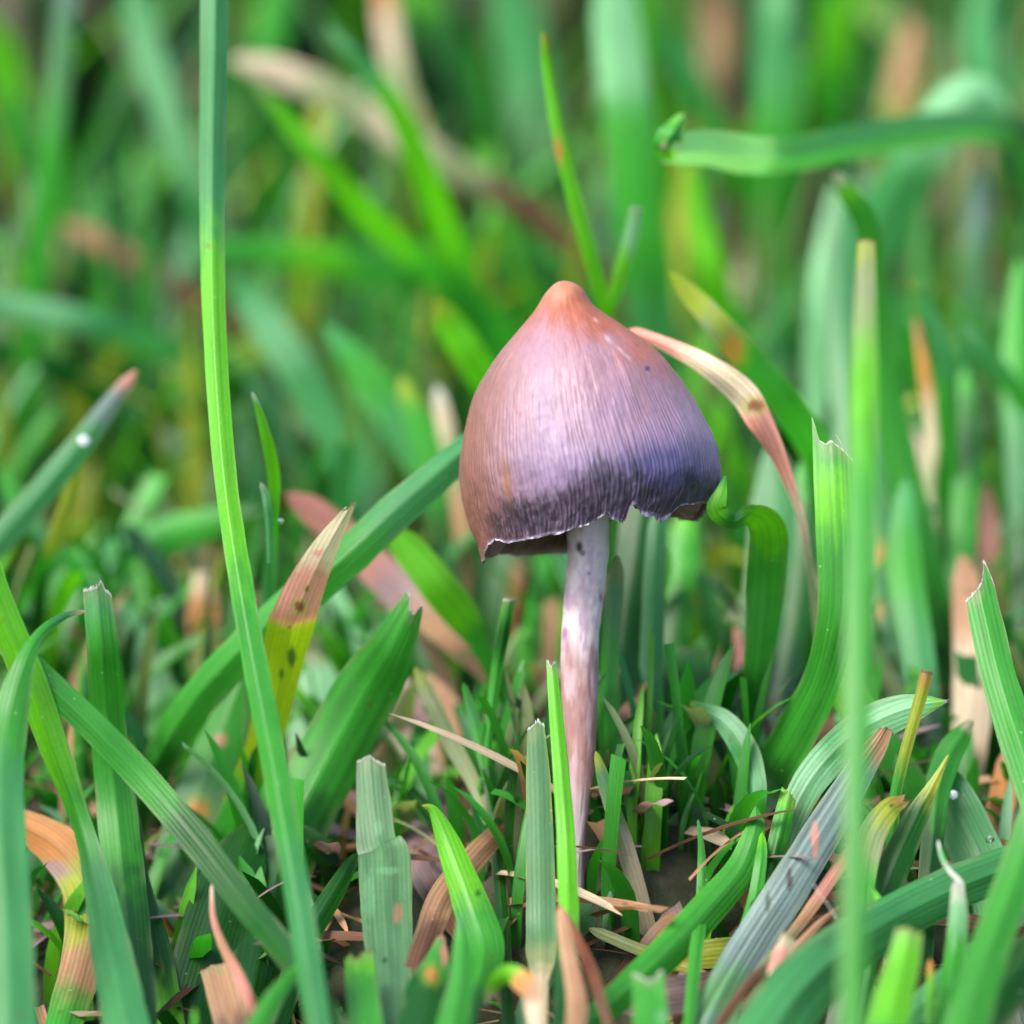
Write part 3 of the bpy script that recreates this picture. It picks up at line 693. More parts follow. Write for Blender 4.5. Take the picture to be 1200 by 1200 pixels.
blade('arched blue-green leaf end drooping right of the second bluish blade', [(798, 822), (820, 832), (848, 848), (872, 880), (884, 915), (888, 948), (884, 990), (870, 1060)], [6, 16, 28, 32, 26, 18, 16, 16], 'Y B P B P G G D', z=(4, 2, 0, 0, 2), fold=0.3, twist=(30, 20, 10, 0))
blade('smooth bright blade curving from right of the stem to the bottom centre', [(886, 945), (884, 975), (868, 1018), (832, 1062), (792, 1105), (745, 1150), (690, 1200), (660, 1240)], [12, 26, 36, 42, 42, 38, 30, 26], 'G G G G G G G D',
      z=(-4, -6, -10, -16, -24), fold=0.3, arch=0.15, edge='L')
blade('short bright blade with a slanted cut tip right of the curving blade', [(925, 928), (916, 965), (905, 1010), (888, 1070), (866, 1140)], [20, 22, 22, 22, 20], 'L G D D D', z=(-4, -6, -12), fold=0.6, cut=1.5, cutcol='L', prof=[(-1, 6), (1, -8)])
blade('small rounded pale tip tucked behind the slanted cut tip', [(893, 975), (892, 1005), (884, 1055), (868, 1110), (855, 1160)], [7, 14, 17, 17, 15], 'L G G G G', z=(-5, -8, -14), fold=0.3)
blade('soft grey-green leaf leaning low from the stem foot to the right', [(832, 948), (812, 962), (775, 995), (735, 1030), (695, 1062), (670, 1090)], [14, 36, 42, 42, 38, 30], 'V S S S S S', z=(2, 4, 2, -4), fold=0.15)
blade('thin upright needle leaf between the stem and the curving blade', [(818, 960), (822, 1000), (822, 1060), (814, 1130), (806, 1215)], [3, 9, 15, 16, 12], 'B G G G G', z=(-3, -8, -20), fold=0.4)
shoot('thin forked green shoot with four narrow leaves left of the stem', [
    ('stem', ([(566, 845), (572, 900), (580, 980), (588, 1060), (592, 1130)], [10, 13, 15, 16, 16], 'G D D D D', (4, 4, 0, -8)), dict(fold=0.5)),
    ('leaf', ([(596, 706), (588, 750), (580, 800), (572, 870), (572, 930)], [15, 16, 13, 10, 8], 'G D G G G', (3, 4, 4)), dict(fold=0.6, root=False, prof=[(-1, 0), (1, 4)])),
    ('leaf', ([(486, 782), (506, 822), (530, 872), (556, 920), (572, 965)], [14, 18, 20, 16, 8], 'Y H H H H', (10, 8, 4)), dict(fold=0.3, root=False)),
    ('leaf', ([(543, 800), (552, 832), (562, 870), (572, 920)], [6, 12, 14, 8], 'G B G G', (5, 5, 4)), dict(fold=0.4, root=False)),
    ('leaf', ([(615, 772), (604, 820), (592, 870), (580, 930)], [6, 14, 14, 8], 'G H H G', (8, 7, 4)), dict(fold=0.4, root=False))])
shoot('small bright shoot with a slender pointed leaf right of the tall left blade', [
    ('leaf', ([(295, 459), (303, 480), (314, 520), (321, 560), (320, 610), (317, 660), (314, 720), (318, 800)], [4, 8, 14, 15, 13, 16, 18, 18], 'W L L L G B B D', (2, 3, 6, 12, 16)), dict(fold=0.4)),
    ('leaf', ([(305, 565), (311, 580), (315, 610), (316, 660)], [5, 9, 9, 6], 'W P B B', (2, 3)), dict(fold=0.4, root=False))])
shoot('pale forked shoot rising straight up behind the cap point', [
    ('leaf', ([(637, 36), (641, 80), (655, 160), (676, 245), (697, 320), (712, 380), (726, 460), (735, 540)], [8, 12, 16, 18, 18, 18, 18, 18], 'Y L L L L L G D', (14, 16, 20, 30)), dict(fold=0.4, spots=[(654, 178, 6, 'O', 16)])),
    ('leaf', ([(745, 245), (740, 275), (727, 320), (712, 372)], [14, 18, 18, 12], 'P P L L', (18, 19, 21)), dict(fold=0.4, root=False, prof=[(-1, 0), (1, 0)]))])
dead('pink withered blade bending out from behind the cap to the right', [(735, 388), (775, 402), (825, 428), (868, 462), (893, 498), (915, 548), (938, 610), (950, 680), (958, 760)], [12, 16, 26, 34, 30, 17, 10, 9, 12], 'K K C C K K C H H', z=(8, 4, 4, 6, 10), fold=0.45, nc=25, bright=1.3, streaks=0.35, twist=(30, 5, 25, 0, 50, 20, 45), spots=[(885, 475, 12, 'R', 8)])
dead('blurred pink dead leaf lying behind the withered-tip blade', [(335, 578), (375, 605), (420, 645), (465, 690), (510, 728), (560, 770)], [26, 36, 42, 44, 40, 36], 'K K K Q T N', z=(24, 26, 24), fold=0.2)
blade('short vivid yellow-green leaf bent under the slanting blade left of the stem', [(452, 615), (480, 645), (512, 685), (540, 720), (560, 752)], [22, 38, 44, 42, 24], 'L L L L G', z=(16, 16, 18), fold=0.2, spots=[(448, 620, 10, 'Y')])
blade('yellowing blade with an orange blotch right of the cap point', [(783, 318), (812, 348), (845, 385), (880, 425), (925, 478), (960, 540), (980, 620)], [12, 24, 32, 38, 40, 38, 34], 'Z Y H G G G D', z=(13, 14, 18, 28), fold=0.25, bright=1.35, spots=[(858, 408, 14, 'O', 22), (800, 335, 10, 'Y'), (845, 375, 12, 'Y', 18)])
blade('horizontal blue-green blade with a split curled end in the upper right', [(788, 178), (830, 178), (880, 186), (930, 184), (990, 172), (1060, 158), (1140, 150), (1230, 160)], [34, 44, 44, 42, 42, 40, 38, 34], 'P P P B B B B E', z=(16, 20, 32, 44, 60), bright=1.2, fold=0.35, twist=(35, 30, 10), cut=2)
blade('small rolled green leaf end hanging on the horizontal blade', [(802, 134), (790, 152), (780, 172), (786, 190)], [14, 30, 28, 14], 'L G G L', z=(14, 12, 15), fold=0.9, root=False, cut=3, cutcol='L', spots=[(778, 172, 5, 'C', 8)])
blade('steel-green blade pointing up right with a pale dew blob near the left edge', [(160, 434), (128, 475), (95, 520), (50, 575), (0, 632), (-50, 690)], [14, 22, 30, 34, 34, 34], 'K V B B B B', z=(20, 20, 18), fold=0.3)
blade('thin olive stalk under the dew blob at the left', [(96, 520), (85, 570), (66, 625), (50, 670), (44, 730)], [12, 18, 18, 20, 20], 'Y Y Y G D', z=(22, 26, 32), fold=0.4)
dead('arched orange and olive withered leaf at the lower left edge', [(-20, 955), (28, 968), (68, 992), (98, 1030), (106, 1075), (96, 1130), (78, 1190)], [28, 38, 52, 60, 60, 50, 44], 'O O O Y Y T G', z=(5, 4, 2, -2, -8), fold=0.2, spots=[(62, 1020, 24, 'Q', 12)])
dead('thin pale pink curled stalk hanging below the diagonal vivid blade', [(248, 1036), (250, 1075), (262, 1110), (280, 1145), (302, 1200)], [4, 7, 11, 14, 14], 'C K T K N', z=(-12, -14, -20), fold=0.5)
dead('square-ended brown scrap at the bottom left', [(252, 1132), (262, 1165), (275, 1215)], [36, 40, 40], 'T T N', z=(-10, -14), fold=0.1, cut=2, cutcol='T')
blade('pair-edged green blade behind the flat-topped cut blade', [(150, 905), (156, 960), (163, 1030), (185, 1110), (200, 1200)], [12, 18, 24, 30, 34], 'D D D D L', z=(2, 0, -8), fold=0.4)
blade('blurred green leaf with an orange patch low between the left blades', [(282, 800), (258, 870), (235, 930), (210, 1000), (190, 1080), (178, 1170)], [30, 50, 58, 56, 50, 44], 'G G S S D D', z=(14, 12, 8, 0), fold=0.2, spots=[(231, 950, 12, 'O', 14), (185, 1085, 13, 'O', 20), (258, 868, 9, 'K', 9)])
blade('dark leaf filling the gap left of the stepped grey-green leaf', [(418, 1000), (395, 1040), (360, 1100), (330, 1180)], [12, 24, 28, 30], 'D D D D', z=(0, -8), fold=0.3)
blade('dark green leaf low behind the withered-tip blade', [(300, 960), (280, 1010), (255, 1080), (225, 1180)], [50, 70, 80, 70], 'D D D D', z=(4, 0, -6), fold=0.15)
blade('pale blurred leaf behind the broad notched blade', [(366, 762), (372, 800), (366, 860), (352, 930)], [40, 60, 56, 44], 'H P P S', z=(26, 24, 22), fold=0.15)
dead('upright blurred orange-cream leaf behind the tall left blade', [(236, 668), (238, 720), (240, 780), (244, 850)], [20, 36, 34, 28], 'C O C T', z=(36, 34), cut=1, cutcol='T', fold=0.2)
dead('long lilac-white blurred dead leaf lying behind the forked shoot', [(432, 768), (470, 830), (505, 890), (530, 950), (548, 1010)], [40, 56, 58, 48, 36], 'C Q C Q N', z=(22, 20, 12), fold=0.15)
dead('orange-brown dead leaf blurred just left of the stem', [(600, 660), (608, 720), (618, 790), (626, 860), (630, 930)], [40, 60, 60, 54, 50], 'T O T T N', z=(48, 44, 36), fold=0.1)
dead('brown dead leaf sloping behind the pale cut blade', [(500, 790), (530, 860), (556, 940), (576, 1010)], [36, 46, 46, 40], 'T T N N', z=(24, 18, 10), fold=0.2)
dead('curved pinkish dead leaf with a dark hole right of the stem foot', [(715, 1010), (748, 1030), (772, 1062), (790, 1110), (800, 1160)], [20, 46, 50, 42, 36], 'T K Q T N', z=(4, 0, -8), fold=0.15, spots=[(766, 1082, 5, 'X', 9)])
dead('olive dead stalk lying low across the right of the stem foot', [(690, 1088), (730, 1105), (780, 1125), (840, 1150)], [12, 14, 14, 12], 'H H Y T', z=(-4, -8), fold=0.3)
dead('ochre dead leaf lying flat under the curving blade', [(790, 1120), (830, 1118), (870, 1112), (905, 1100)], [24, 34, 32, 20], 'O Y Y N', z=(-6, -6), fold=0.1)
dead('violet-brown dead leaf on the ground under the small square stub', [(700, 1160), (750, 1170), (800, 1165), (850, 1150)], [30, 44, 44, 30], 'N Q Q N', z=(-12, -10), fold=0.1)
dead('pink-grey dead leaf on the ground left of the pale cut blade', [(480, 960), (500, 1010), (530, 1060), (570, 1120)], [30, 50, 50, 30], 'Q Q N N', z=(10, 2, -6), fold=0.1)
dead('tan dead leaf curving low behind the hooked leaf', [(600, 960), (560, 1000), (520, 1050), (500, 1100)], [20, 30, 34, 30], 'T T T N', z=(4, -4, -10), fold=0.3)
blade('pale little leaf stub with a white base right of the stem', [(698, 880), (708, 915), (722, 960), (730, 985)], [6, 16, 20, 22], 'Y S H C', z=(-2, -2), fold=0.3, spots=[(722, 975, 12, 'C', 12)])
blade('broad square green blade with a cut top between stem and frayed blade', [(806, 758), (802, 820), (794, 900), (790, 970)], [56, 56, 54, 50], 'G D D D', z=(12, 9, 6), fold=0.15, cut=2, cutcol='L')
dead('blurred pink dead blade right of the broad square blade', [(862, 735), (856, 790), (850, 850), (846, 910)], [34, 36, 34, 30], 'K K T N', z=(22, 18), fold=0.2)
blade('dark bluish blade leaning behind the ear-shaped fold', [(905, 520), (912, 600), (905, 700), (890, 800), (870, 890)], [60, 66, 66, 60, 50], 'B B B E E', z=(28, 24, 16), fold=0.15)
blade('short bright green leaf base behind the foot of the frayed blade', [(968, 765), (985, 800), (1010, 840), (1040, 880)], [30, 40, 44, 40], 'L L L G', z=(6, 6), fold=0.15)
dead('dark reddish dead sheath beside the foot of the frayed blade', [(975, 830), (955, 880), (935, 930), (925, 980)], [24, 40, 40, 34], 'T R N N', z=(12, 8), fold=0.2)
dead('blurred cream dead blade near the right edge', [(1128, 650), (1136, 720), (1142, 780), (1138, 850), (1130, 930)], [26, 40, 50, 44, 36], 'T T C C T', z=(26, 20, 14), fold=0.2)
blade('green leaf with a whitish bitten tip right of the orange-stained stub', [(1138, 845), (1128, 860), (1112, 885), (1098, 930), (1092, 990)], [10, 24, 32, 30, 26], 'C G G G D', z=(4, 2, -2), fold=0.3, cut=3, cutcol='C')
dead('upright brown dead blade low at the right edge', [(1185, 870), (1178, 920), (1168, 980), (1160, 1060)], [24, 32, 36, 36], 'T O T N', z=(10, 4), fold=0.2)
blade('bluish blurred strap low in the right corner', [(1210, 1060), (1150, 1110), (1090, 1165), (1040, 1225)], [20, 26, 28, 30], 'V B B S', z=(-12, -18), fold=0.2)
blade('dark green leaf filling the bottom right corner', [(1230, 1080), (1200, 1130), (1150, 1180), (1100, 1240)], [40, 60, 70, 70], 'D D D D', z=(-18, -22), fold=0.2)
blade('tiny thin pale straw standing at the bottom right', [(1090, 1124), (1090, 1160), (1087, 1225)], [7, 9, 10], 'O L G', z=(-20, -24), fold=0.4)
blade('tiny forked green tip at the bottom left edge', [(228, 1182), (228, 1215)], [4, 8], 'L G', z=(-24, -26), fold=0.4)
blade('grey-blue blade segment low at the far left behind the hooked blade', [(60, 960), (40, 1010), (20, 1060), (0, 1120)], [20, 30, 36, 40], 'V B E E', z=(16, 10), fold=0.2)

# ------------------------------------------------------------------ blurred blades further back
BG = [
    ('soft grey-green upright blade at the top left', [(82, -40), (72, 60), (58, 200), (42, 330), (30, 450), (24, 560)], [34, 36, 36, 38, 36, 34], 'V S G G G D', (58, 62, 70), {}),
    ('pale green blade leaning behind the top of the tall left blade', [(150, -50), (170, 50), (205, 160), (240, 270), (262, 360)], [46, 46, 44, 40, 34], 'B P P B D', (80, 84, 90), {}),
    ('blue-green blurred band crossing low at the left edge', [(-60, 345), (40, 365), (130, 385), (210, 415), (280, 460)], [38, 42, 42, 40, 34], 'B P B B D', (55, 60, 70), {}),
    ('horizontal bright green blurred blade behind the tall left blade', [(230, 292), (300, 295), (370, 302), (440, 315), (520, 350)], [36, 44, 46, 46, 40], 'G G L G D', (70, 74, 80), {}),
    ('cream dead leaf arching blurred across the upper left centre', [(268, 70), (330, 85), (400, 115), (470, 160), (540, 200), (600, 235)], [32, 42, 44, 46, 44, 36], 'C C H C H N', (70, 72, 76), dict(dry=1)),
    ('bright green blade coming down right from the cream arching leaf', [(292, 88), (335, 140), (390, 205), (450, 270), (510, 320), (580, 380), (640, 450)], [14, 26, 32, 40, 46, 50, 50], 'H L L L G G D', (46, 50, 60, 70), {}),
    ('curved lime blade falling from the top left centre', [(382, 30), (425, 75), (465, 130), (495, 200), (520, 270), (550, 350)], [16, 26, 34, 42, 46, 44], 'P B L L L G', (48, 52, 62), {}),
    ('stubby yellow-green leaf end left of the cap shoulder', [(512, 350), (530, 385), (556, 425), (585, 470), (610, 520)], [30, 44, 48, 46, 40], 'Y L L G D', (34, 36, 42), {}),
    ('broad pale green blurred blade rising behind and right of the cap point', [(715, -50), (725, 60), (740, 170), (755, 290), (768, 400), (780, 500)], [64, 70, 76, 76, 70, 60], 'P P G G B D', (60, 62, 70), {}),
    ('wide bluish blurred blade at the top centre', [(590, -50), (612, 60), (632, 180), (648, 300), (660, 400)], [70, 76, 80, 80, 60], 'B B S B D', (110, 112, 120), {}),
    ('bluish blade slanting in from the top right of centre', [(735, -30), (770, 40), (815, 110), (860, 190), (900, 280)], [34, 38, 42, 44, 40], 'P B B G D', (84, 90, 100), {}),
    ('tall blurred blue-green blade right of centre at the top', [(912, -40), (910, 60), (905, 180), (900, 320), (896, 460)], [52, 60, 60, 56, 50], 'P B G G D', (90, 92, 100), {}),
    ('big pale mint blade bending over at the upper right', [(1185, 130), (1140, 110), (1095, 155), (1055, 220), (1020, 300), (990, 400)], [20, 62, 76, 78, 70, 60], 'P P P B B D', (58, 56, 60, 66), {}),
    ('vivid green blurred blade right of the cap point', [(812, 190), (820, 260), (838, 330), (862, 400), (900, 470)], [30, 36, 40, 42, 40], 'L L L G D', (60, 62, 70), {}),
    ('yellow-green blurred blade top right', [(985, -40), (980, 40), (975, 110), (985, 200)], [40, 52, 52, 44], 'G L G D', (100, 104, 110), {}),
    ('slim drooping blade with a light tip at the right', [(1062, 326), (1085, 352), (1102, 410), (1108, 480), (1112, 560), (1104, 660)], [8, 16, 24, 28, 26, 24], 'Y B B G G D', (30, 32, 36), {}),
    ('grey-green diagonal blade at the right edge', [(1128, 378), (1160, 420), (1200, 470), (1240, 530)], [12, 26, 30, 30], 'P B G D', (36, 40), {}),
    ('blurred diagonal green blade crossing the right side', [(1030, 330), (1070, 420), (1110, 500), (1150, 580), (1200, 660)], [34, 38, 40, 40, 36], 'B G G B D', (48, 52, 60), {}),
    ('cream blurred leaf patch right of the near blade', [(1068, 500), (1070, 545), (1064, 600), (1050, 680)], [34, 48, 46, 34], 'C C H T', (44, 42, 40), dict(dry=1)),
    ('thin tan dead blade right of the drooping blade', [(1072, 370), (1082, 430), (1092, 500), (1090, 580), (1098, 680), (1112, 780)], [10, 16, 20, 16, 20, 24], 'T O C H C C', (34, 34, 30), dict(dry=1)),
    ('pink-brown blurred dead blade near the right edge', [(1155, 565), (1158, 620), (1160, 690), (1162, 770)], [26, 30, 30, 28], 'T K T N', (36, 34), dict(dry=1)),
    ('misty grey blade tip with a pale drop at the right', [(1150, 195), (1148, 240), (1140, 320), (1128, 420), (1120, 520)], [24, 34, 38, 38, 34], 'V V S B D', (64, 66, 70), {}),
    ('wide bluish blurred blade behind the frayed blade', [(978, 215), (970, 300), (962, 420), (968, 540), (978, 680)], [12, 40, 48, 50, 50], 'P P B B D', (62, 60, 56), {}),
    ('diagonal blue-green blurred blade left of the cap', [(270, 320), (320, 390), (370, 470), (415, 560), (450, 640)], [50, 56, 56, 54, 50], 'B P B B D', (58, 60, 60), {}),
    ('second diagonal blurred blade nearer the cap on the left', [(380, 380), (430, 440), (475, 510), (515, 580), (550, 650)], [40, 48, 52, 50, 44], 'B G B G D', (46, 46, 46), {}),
    ('pale blurred stalk with a wet end coloured white as a glint left of the cap', [(512, 452), (520, 490), (530, 540), (540, 610), (548, 680)], [26, 24, 24, 24, 22], 'W C H T T', (40, 40), dict(dry=1)),  # white end colour stands in for a glint
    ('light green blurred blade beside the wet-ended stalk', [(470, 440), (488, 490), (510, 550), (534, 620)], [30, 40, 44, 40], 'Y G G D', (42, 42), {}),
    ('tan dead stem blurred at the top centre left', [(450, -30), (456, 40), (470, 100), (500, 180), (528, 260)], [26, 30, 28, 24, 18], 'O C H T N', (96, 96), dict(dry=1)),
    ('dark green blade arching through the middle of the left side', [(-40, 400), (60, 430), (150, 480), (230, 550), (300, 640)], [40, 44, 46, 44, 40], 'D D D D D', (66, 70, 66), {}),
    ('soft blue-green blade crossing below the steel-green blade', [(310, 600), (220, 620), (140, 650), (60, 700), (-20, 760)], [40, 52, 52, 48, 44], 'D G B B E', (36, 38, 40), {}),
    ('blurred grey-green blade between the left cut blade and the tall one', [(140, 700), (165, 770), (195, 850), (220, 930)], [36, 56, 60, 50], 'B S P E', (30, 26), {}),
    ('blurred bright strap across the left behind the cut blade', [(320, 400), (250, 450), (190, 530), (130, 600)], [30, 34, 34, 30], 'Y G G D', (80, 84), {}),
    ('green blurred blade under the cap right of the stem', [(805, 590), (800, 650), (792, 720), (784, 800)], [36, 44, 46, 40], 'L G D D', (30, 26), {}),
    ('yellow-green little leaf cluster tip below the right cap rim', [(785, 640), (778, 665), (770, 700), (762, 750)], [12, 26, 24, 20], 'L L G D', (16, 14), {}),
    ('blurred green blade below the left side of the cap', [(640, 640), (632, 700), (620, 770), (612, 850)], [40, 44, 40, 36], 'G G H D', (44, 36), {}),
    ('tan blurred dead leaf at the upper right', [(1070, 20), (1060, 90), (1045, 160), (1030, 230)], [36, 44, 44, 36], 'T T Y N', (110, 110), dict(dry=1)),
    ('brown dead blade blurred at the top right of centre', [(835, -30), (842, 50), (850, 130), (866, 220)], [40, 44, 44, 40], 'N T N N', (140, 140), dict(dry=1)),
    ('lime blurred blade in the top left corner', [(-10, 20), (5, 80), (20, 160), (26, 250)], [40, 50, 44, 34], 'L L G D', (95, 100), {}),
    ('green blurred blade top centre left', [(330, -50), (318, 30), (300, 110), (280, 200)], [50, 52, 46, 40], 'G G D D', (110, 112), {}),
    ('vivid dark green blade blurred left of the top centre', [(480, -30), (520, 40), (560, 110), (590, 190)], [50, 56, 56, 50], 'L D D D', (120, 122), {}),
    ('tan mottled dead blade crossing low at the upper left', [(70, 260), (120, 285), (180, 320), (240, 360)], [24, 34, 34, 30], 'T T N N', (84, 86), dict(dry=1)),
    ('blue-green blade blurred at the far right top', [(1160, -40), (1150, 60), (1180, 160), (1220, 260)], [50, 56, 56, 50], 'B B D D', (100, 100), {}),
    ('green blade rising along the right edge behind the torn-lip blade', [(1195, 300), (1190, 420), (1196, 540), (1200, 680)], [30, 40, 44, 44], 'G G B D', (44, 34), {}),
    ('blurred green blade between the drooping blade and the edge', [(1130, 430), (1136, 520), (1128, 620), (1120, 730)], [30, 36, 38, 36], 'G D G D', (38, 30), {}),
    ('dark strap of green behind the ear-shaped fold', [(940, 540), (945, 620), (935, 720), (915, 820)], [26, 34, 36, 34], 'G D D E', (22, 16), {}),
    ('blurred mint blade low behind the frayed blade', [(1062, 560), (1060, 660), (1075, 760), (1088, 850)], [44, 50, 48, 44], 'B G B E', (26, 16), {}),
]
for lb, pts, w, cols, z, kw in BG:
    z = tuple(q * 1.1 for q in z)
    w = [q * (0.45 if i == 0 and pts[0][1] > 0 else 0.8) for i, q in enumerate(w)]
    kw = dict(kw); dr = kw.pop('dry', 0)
    (dead if dr else blade)(lb, pts, w, cols, z=z, nc=7, bright=1.3, **({'fold': 0.25} | kw))  # colour lightened to stand in for the waxy reflection on far blades

# ------------------------------------------------------------------ dew beads and a loose fibre
M_DEW_GLINT = M_DEW.copy(); M_DEW_GLINT.name = 'dew_glint_white'  # whitish body colour stands in for the bright glint of these drops
_b = M_DEW_GLINT.node_tree.nodes['Principled BSDF']; _b.inputs['Transmission Weight'].default_value = 0.7; _b.inputs['Roughness'].default_value = 0.15; _b.inputs['Base Color'].default_value = (.9, .88, .92, 1)
def dew(label, px, py, z, r, sq=0.7, mat=None):
    v, f = [], []
    nr, na_ = 10, 16
    c = P(px, py, z)
    for i in range(nr + 1):
        a = math.pi * i / nr
        for j in range(na_):
            b = 2 * math.pi * j / na_
            v.append((r * math.sin(a) * math.cos(b), r * sq * math.sin(a) * math.sin(b), r * math.cos(a) * 0.95))
    o = link('dew_drop', make_mesh('dew_drop', v, grid_faces(nr + 1, na_, True)), mat or M_DEW, loc=c)
    tag(o, label, 'dew drop', 'dew drops on the grass')
dew('clear dew drop on the short pointed leaf at the bottom left', 309, 1187, -23.2, 0.16)
dew('tiny dew drop at the edge of the small bright shoot', 329, 611, 3.5, 0.17)
dew('bright round dew drop on the steel-green blade at the left', 98, 517, 17.5, 0.36, mat=M_DEW_GLINT)
dew('dew drop shining on the wide dewy blade at the right', 1117, 932, 0.6, 0.30, mat=M_DEW_GLINT)
dew('smaller dew drop lower on the wide dewy blade', 1160, 984, -1.2, 0.24)
dew('dew drop clinging to the tip of the soft grey-green leaf', 838, 985, 2.5, 0.42)

def fibre(label, pts, z, r, col='W'):
    c = np.array([P(x, y, z) for x, y in pts]); v = []
    for p in c:
        for j in range(5):
            a = 2 * math.pi * j / 5
            v.append(p + r * math.cos(a) * R_ + r * math.sin(a) * F_)
    o = link('fibre', make_mesh('fibre', v, grid_faces(len(pts), 5, True), np.repeat([PAL[col]], len(v), 0), np.zeros((len(v), 2)), c[-1]), M_EDGE, loc=c[-1])
    tag(o, label, 'fibre')
fibre('fine white hair stretched between the scarred blade and the arching blade', [(953, 1036), (962, 1050), (970, 1060), (981, 1078)], -15, 0.035)
fibre('fine pale filament at the frayed top of the wide right blade', [(979, 509), (982, 513), (987, 522)], -2.2, 0.03)

# ------------------------------------------------------------------ the rest of the lawn: uncountable blades and litter
def mass(name, n, pos, hgt, wid, lean, cols, mat, label, nseg=8, curl=1.0, lie=0.0):
    k = nseg + 1
    s = np.linspace(0, 1, k)[None, :, None]
    az = rng.random(n) * 2 * np.pi
    d = np.stack([np.cos(az), np.sin(az), np.zeros(n)], -1)[:, None, :]
    up = np.array([0, 0, 1.0])
    L = hgt[:, None, None]
    ln = lean[:, None, None]
    # arc: leans more towards its tip
    ang = ln * (lie + (1 - lie) * s ** curl)
    step = L / nseg
    inc = (d * np.sin(ang) + up * np.cos(ang)) * step
    c = np.concatenate([np.zeros((n, 1, 3)), np.cumsum(inc[:, :-1], axis=1)], 1) + pos[:, None, :]
    fa = az + np.pi / 2 + (rng.random(n) - 0.5) * 1.6
    sd = np.stack([np.cos(fa), np.sin(fa), np.zeros(n)], -1)[:, None, :]
    prof = np.interp(s[..., 0], [0, 0.5, 0.85, 1], [0.75, 1, 0.7, 0.06])
    cutm = rng.random(n) < 0.35
    prof = np.where(cutm[:, None], np.interp(s[..., 0], [0, 1], [0.8, 0.9]), prof)
    W = (wid[:, None] * prof / 2)[..., None]
    nrm = np.cross(inc, sd); nrm /= np.linalg.norm(nrm, axis=-1, keepdims=True) + 1e-9
    a = c - sd * W + nrm * W * 0.35; b = c; e = c + sd * W + nrm * W * 0.35
    v = np.stack([a, b, e], 2).reshape(-1, 3)
    base = (np.arange(n) * k * 3)[:, None, None]
    i = (np.arange(nseg) * 3)[None, :, None]; j = np.arange(2)[None, None, :]
    q = base + i + j
    f = np.stack([q, q + 1, q + 4, q + 3], -1).reshape(-1, 4)
    col = np.repeat(cols[:, None, :], k * 3, 1).reshape(-1, 3)
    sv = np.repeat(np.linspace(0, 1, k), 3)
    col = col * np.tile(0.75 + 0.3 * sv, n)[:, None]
    u_ = np.tile(np.array([-.5, 0, .5]), n * k) * np.repeat(wid, k * 3) + np.repeat(rng.random(n) * 300, k * 3)
    vv = np.repeat(hgt, k * 3) * np.tile(sv, n)
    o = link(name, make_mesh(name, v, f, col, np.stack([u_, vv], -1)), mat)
    return tag(o, label, kind='stuff')

def depth_of(p): return p[:, 1] * math.cos(PITCH) - p[:, 2] * math.sin(PITCH)
def pick(names, n, jit=0.25):
    c = np.array([PAL[q] for q in names])[rng.integers(0, len(names), n)]
    return c * (1 + (rng.random((n, 1)) - 0.5) * 2 * jit)

# tall lawn behind
n = 2100
y = 165 + 680 * rng.random(n) ** 1.15
half = (CAM[1] * -1 + y) * 0.125 + 60
pos = np.stack([CAM[0] + (rng.random(n) * 2 - 1) * half, y, np.zeros(n)], -1)
pos[:, 2] = H(pos[:, 0], pos[:, 1]) - 1
h = np.interp(y, [165, 240, 300, 800], [50, 80, 95, 110]) * (0.45 + 0.8 * rng.random(n))
mass('lawn_grass', n, pos, h, 2.2 + 3.2 * rng.random(n), np.radians(8 + 95 * rng.random(n) ** 1.3), pick('GGDDDDBBDLLPEEHC', n) * np.interp(pos[:, 0], [-60, -10, 30, 60], [0.38, 0.55, 1.0, 1.15])[:, None], M_LEAF,  # shade of the deep gaps put into the colour, darkest on the left
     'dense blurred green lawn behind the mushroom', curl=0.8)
n = 700
y = 110 + 250 * rng.random(n)
pos = np.stack([CAM[0] + (rng.random(n) * 2 - 1) * 110, y, np.zeros(n)], -1)
pos[:, 2] = H(pos[:, 0], pos[:, 1]) - 1
mass('thin_lawn_grass', n, pos, (26 + 40 * rng.random(n)) * np.interp(y, [110, 200], [0.7, 1.2]), 0.7 + 1.2 * rng.random(n), np.radians(5 + 65 * rng.random(n)), pick('GGLLDBPPHDC', n), M_LEAF,
     'thin blurred crossing grass further back')
# middle distance, lower
n = 1600
y = 14 + 115 * rng.random(n)
pos = np.stack([CAM[0] + (rng.random(n) * 2 - 1) * 85, y, np.zeros(n)], -1)
pos[:, 2] = H(pos[:, 0], pos[:, 1]) - 1
mass('mid_grass', n, pos, (7 + 13 * rng.random(n)) * np.interp(y, [14, 30, 60, 130], [0.7, 0.95, 1.2, 2.0]), 0.6 + 1.6 * rng.random(n), np.radians(8 + 75 * rng.random(n)), pick('GGLDDDBBEHGPYL', n), M_LEAF,
     'low blurred green grass in the middle distance')
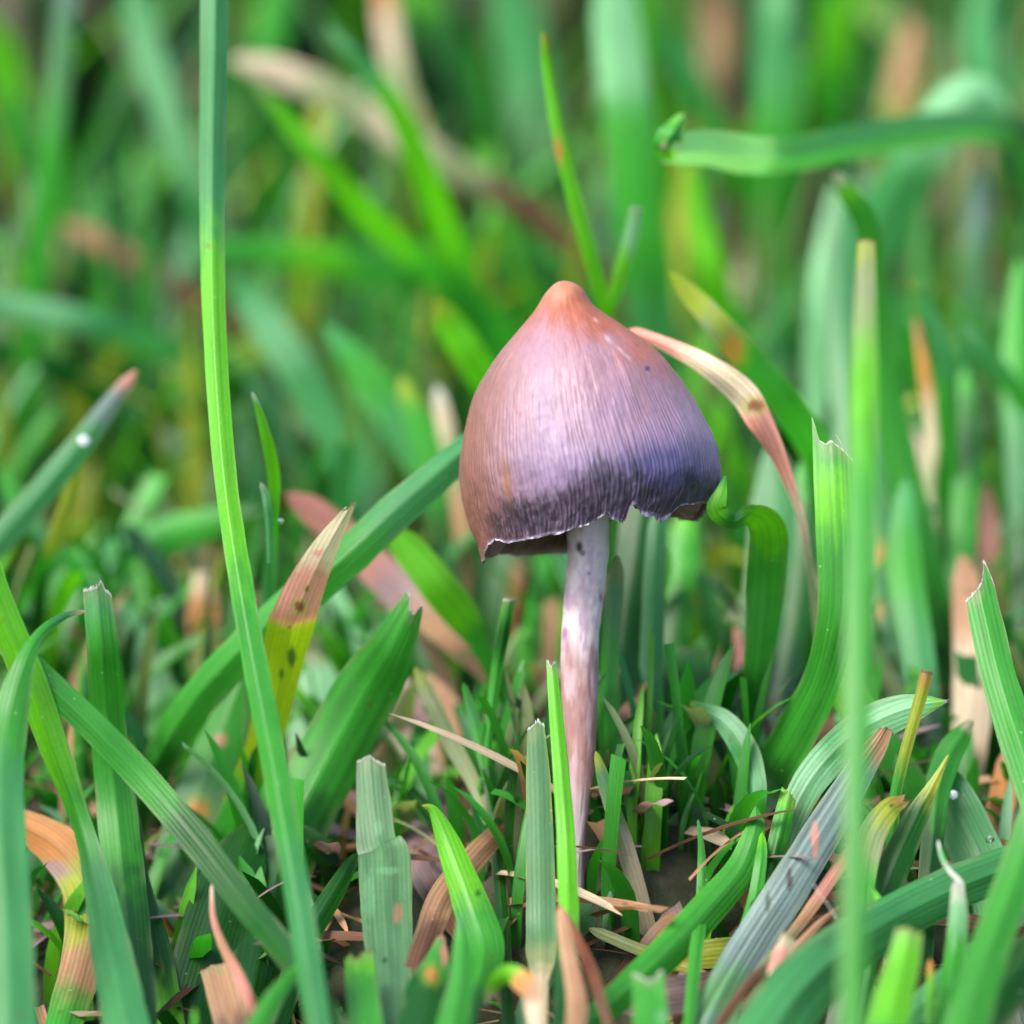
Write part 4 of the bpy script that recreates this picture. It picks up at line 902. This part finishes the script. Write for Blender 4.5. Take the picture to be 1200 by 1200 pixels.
# low grass round the mushroom
n = 2200
y = -45 + 85 * rng.random(n)
pos = np.stack([CAM[0] + (rng.random(n) * 2 - 1) * 75, y, np.zeros(n)], -1)
pos[:, 2] = H(pos[:, 0], pos[:, 1]) - 1
_bad = (np.abs(pos[:, 0] + 10.8) < 3.2) & (pos[:, 1] < 6)
pos[_bad, 0] -= 5.5
h = (5 + 9 * rng.random(n)) * np.interp(y, [-45, -8, 10, 40], [0.4, 0.55, 1.0, 1.5])
mass('low_grass', n, pos, h, 0.5 + 1.2 * rng.random(n), np.radians(10 + 80 * rng.random(n)), pick('GDGGEDGGHLPGT', n), M_LEAF,
     'short dark green grass between the blades at ground level')
# fine shoots crowding the foot of the stem and the right middle ground
n = 420
a_ = rng.random(n)
pos = np.stack([np.where(a_ < 0.5, -6 + 16 * rng.random(n), 4 + 24 * rng.random(n)), np.where(a_ < 0.5, 1.5 + 14 * rng.random(n), 8 + 24 * rng.random(n)), np.zeros(n)], -1)
pos[:, 2] = H(pos[:, 0], pos[:, 1]) - 1
mass('fine_grass', n, pos, 3.5 + 8 * rng.random(n) ** 1.5, 0.35 + 0.8 * rng.random(n), np.radians(5 + 60 * rng.random(n)), pick('GGLDDBGPH', n), M_LEAF,
     'fine thin grass crowding the foot of the stem')
# lawn at the sides, outside the picture
n = 900
sx_ = np.where(rng.random(n) < 0.5, -1, 1)
pos = np.stack([CAM[0] + sx_ * (42 + 70 * rng.random(n)), -60 + 110 * rng.random(n), np.zeros(n)], -1)
pos[:, 2] = H(pos[:, 0], pos[:, 1]) - 1
mass('side_grass', n, pos, 14 + 26 * rng.random(n), 1.4 + 2.0 * rng.random(n), np.radians(10 + 60 * rng.random(n)), pick('GGDDBL', n), M_LEAF,
     'green lawn to either side of the mushroom')
# litter of dead grass on the soil
n = 6500
y = -50 + 420 * rng.random(n) ** 1.5
pos = np.stack([CAM[0] + (rng.random(n) * 2 - 1) * (80 + y * 0.1), y, np.zeros(n)], -1)
pos[:, 2] = H(pos[:, 0], pos[:, 1]) + 0.2 + 2.5 * rng.random(n)
mass('dead_grass_litter', n, pos, 4 + 9 * rng.random(n), 0.3 + 1.5 * rng.random(n) ** 2.5, np.radians(70 + 32 * rng.random(n)), pick('TTNNTNQQNTCHQTHN', n, 0.35), M_DRY,
     'brown litter of dead grass lying on the soil', lie=0.8)
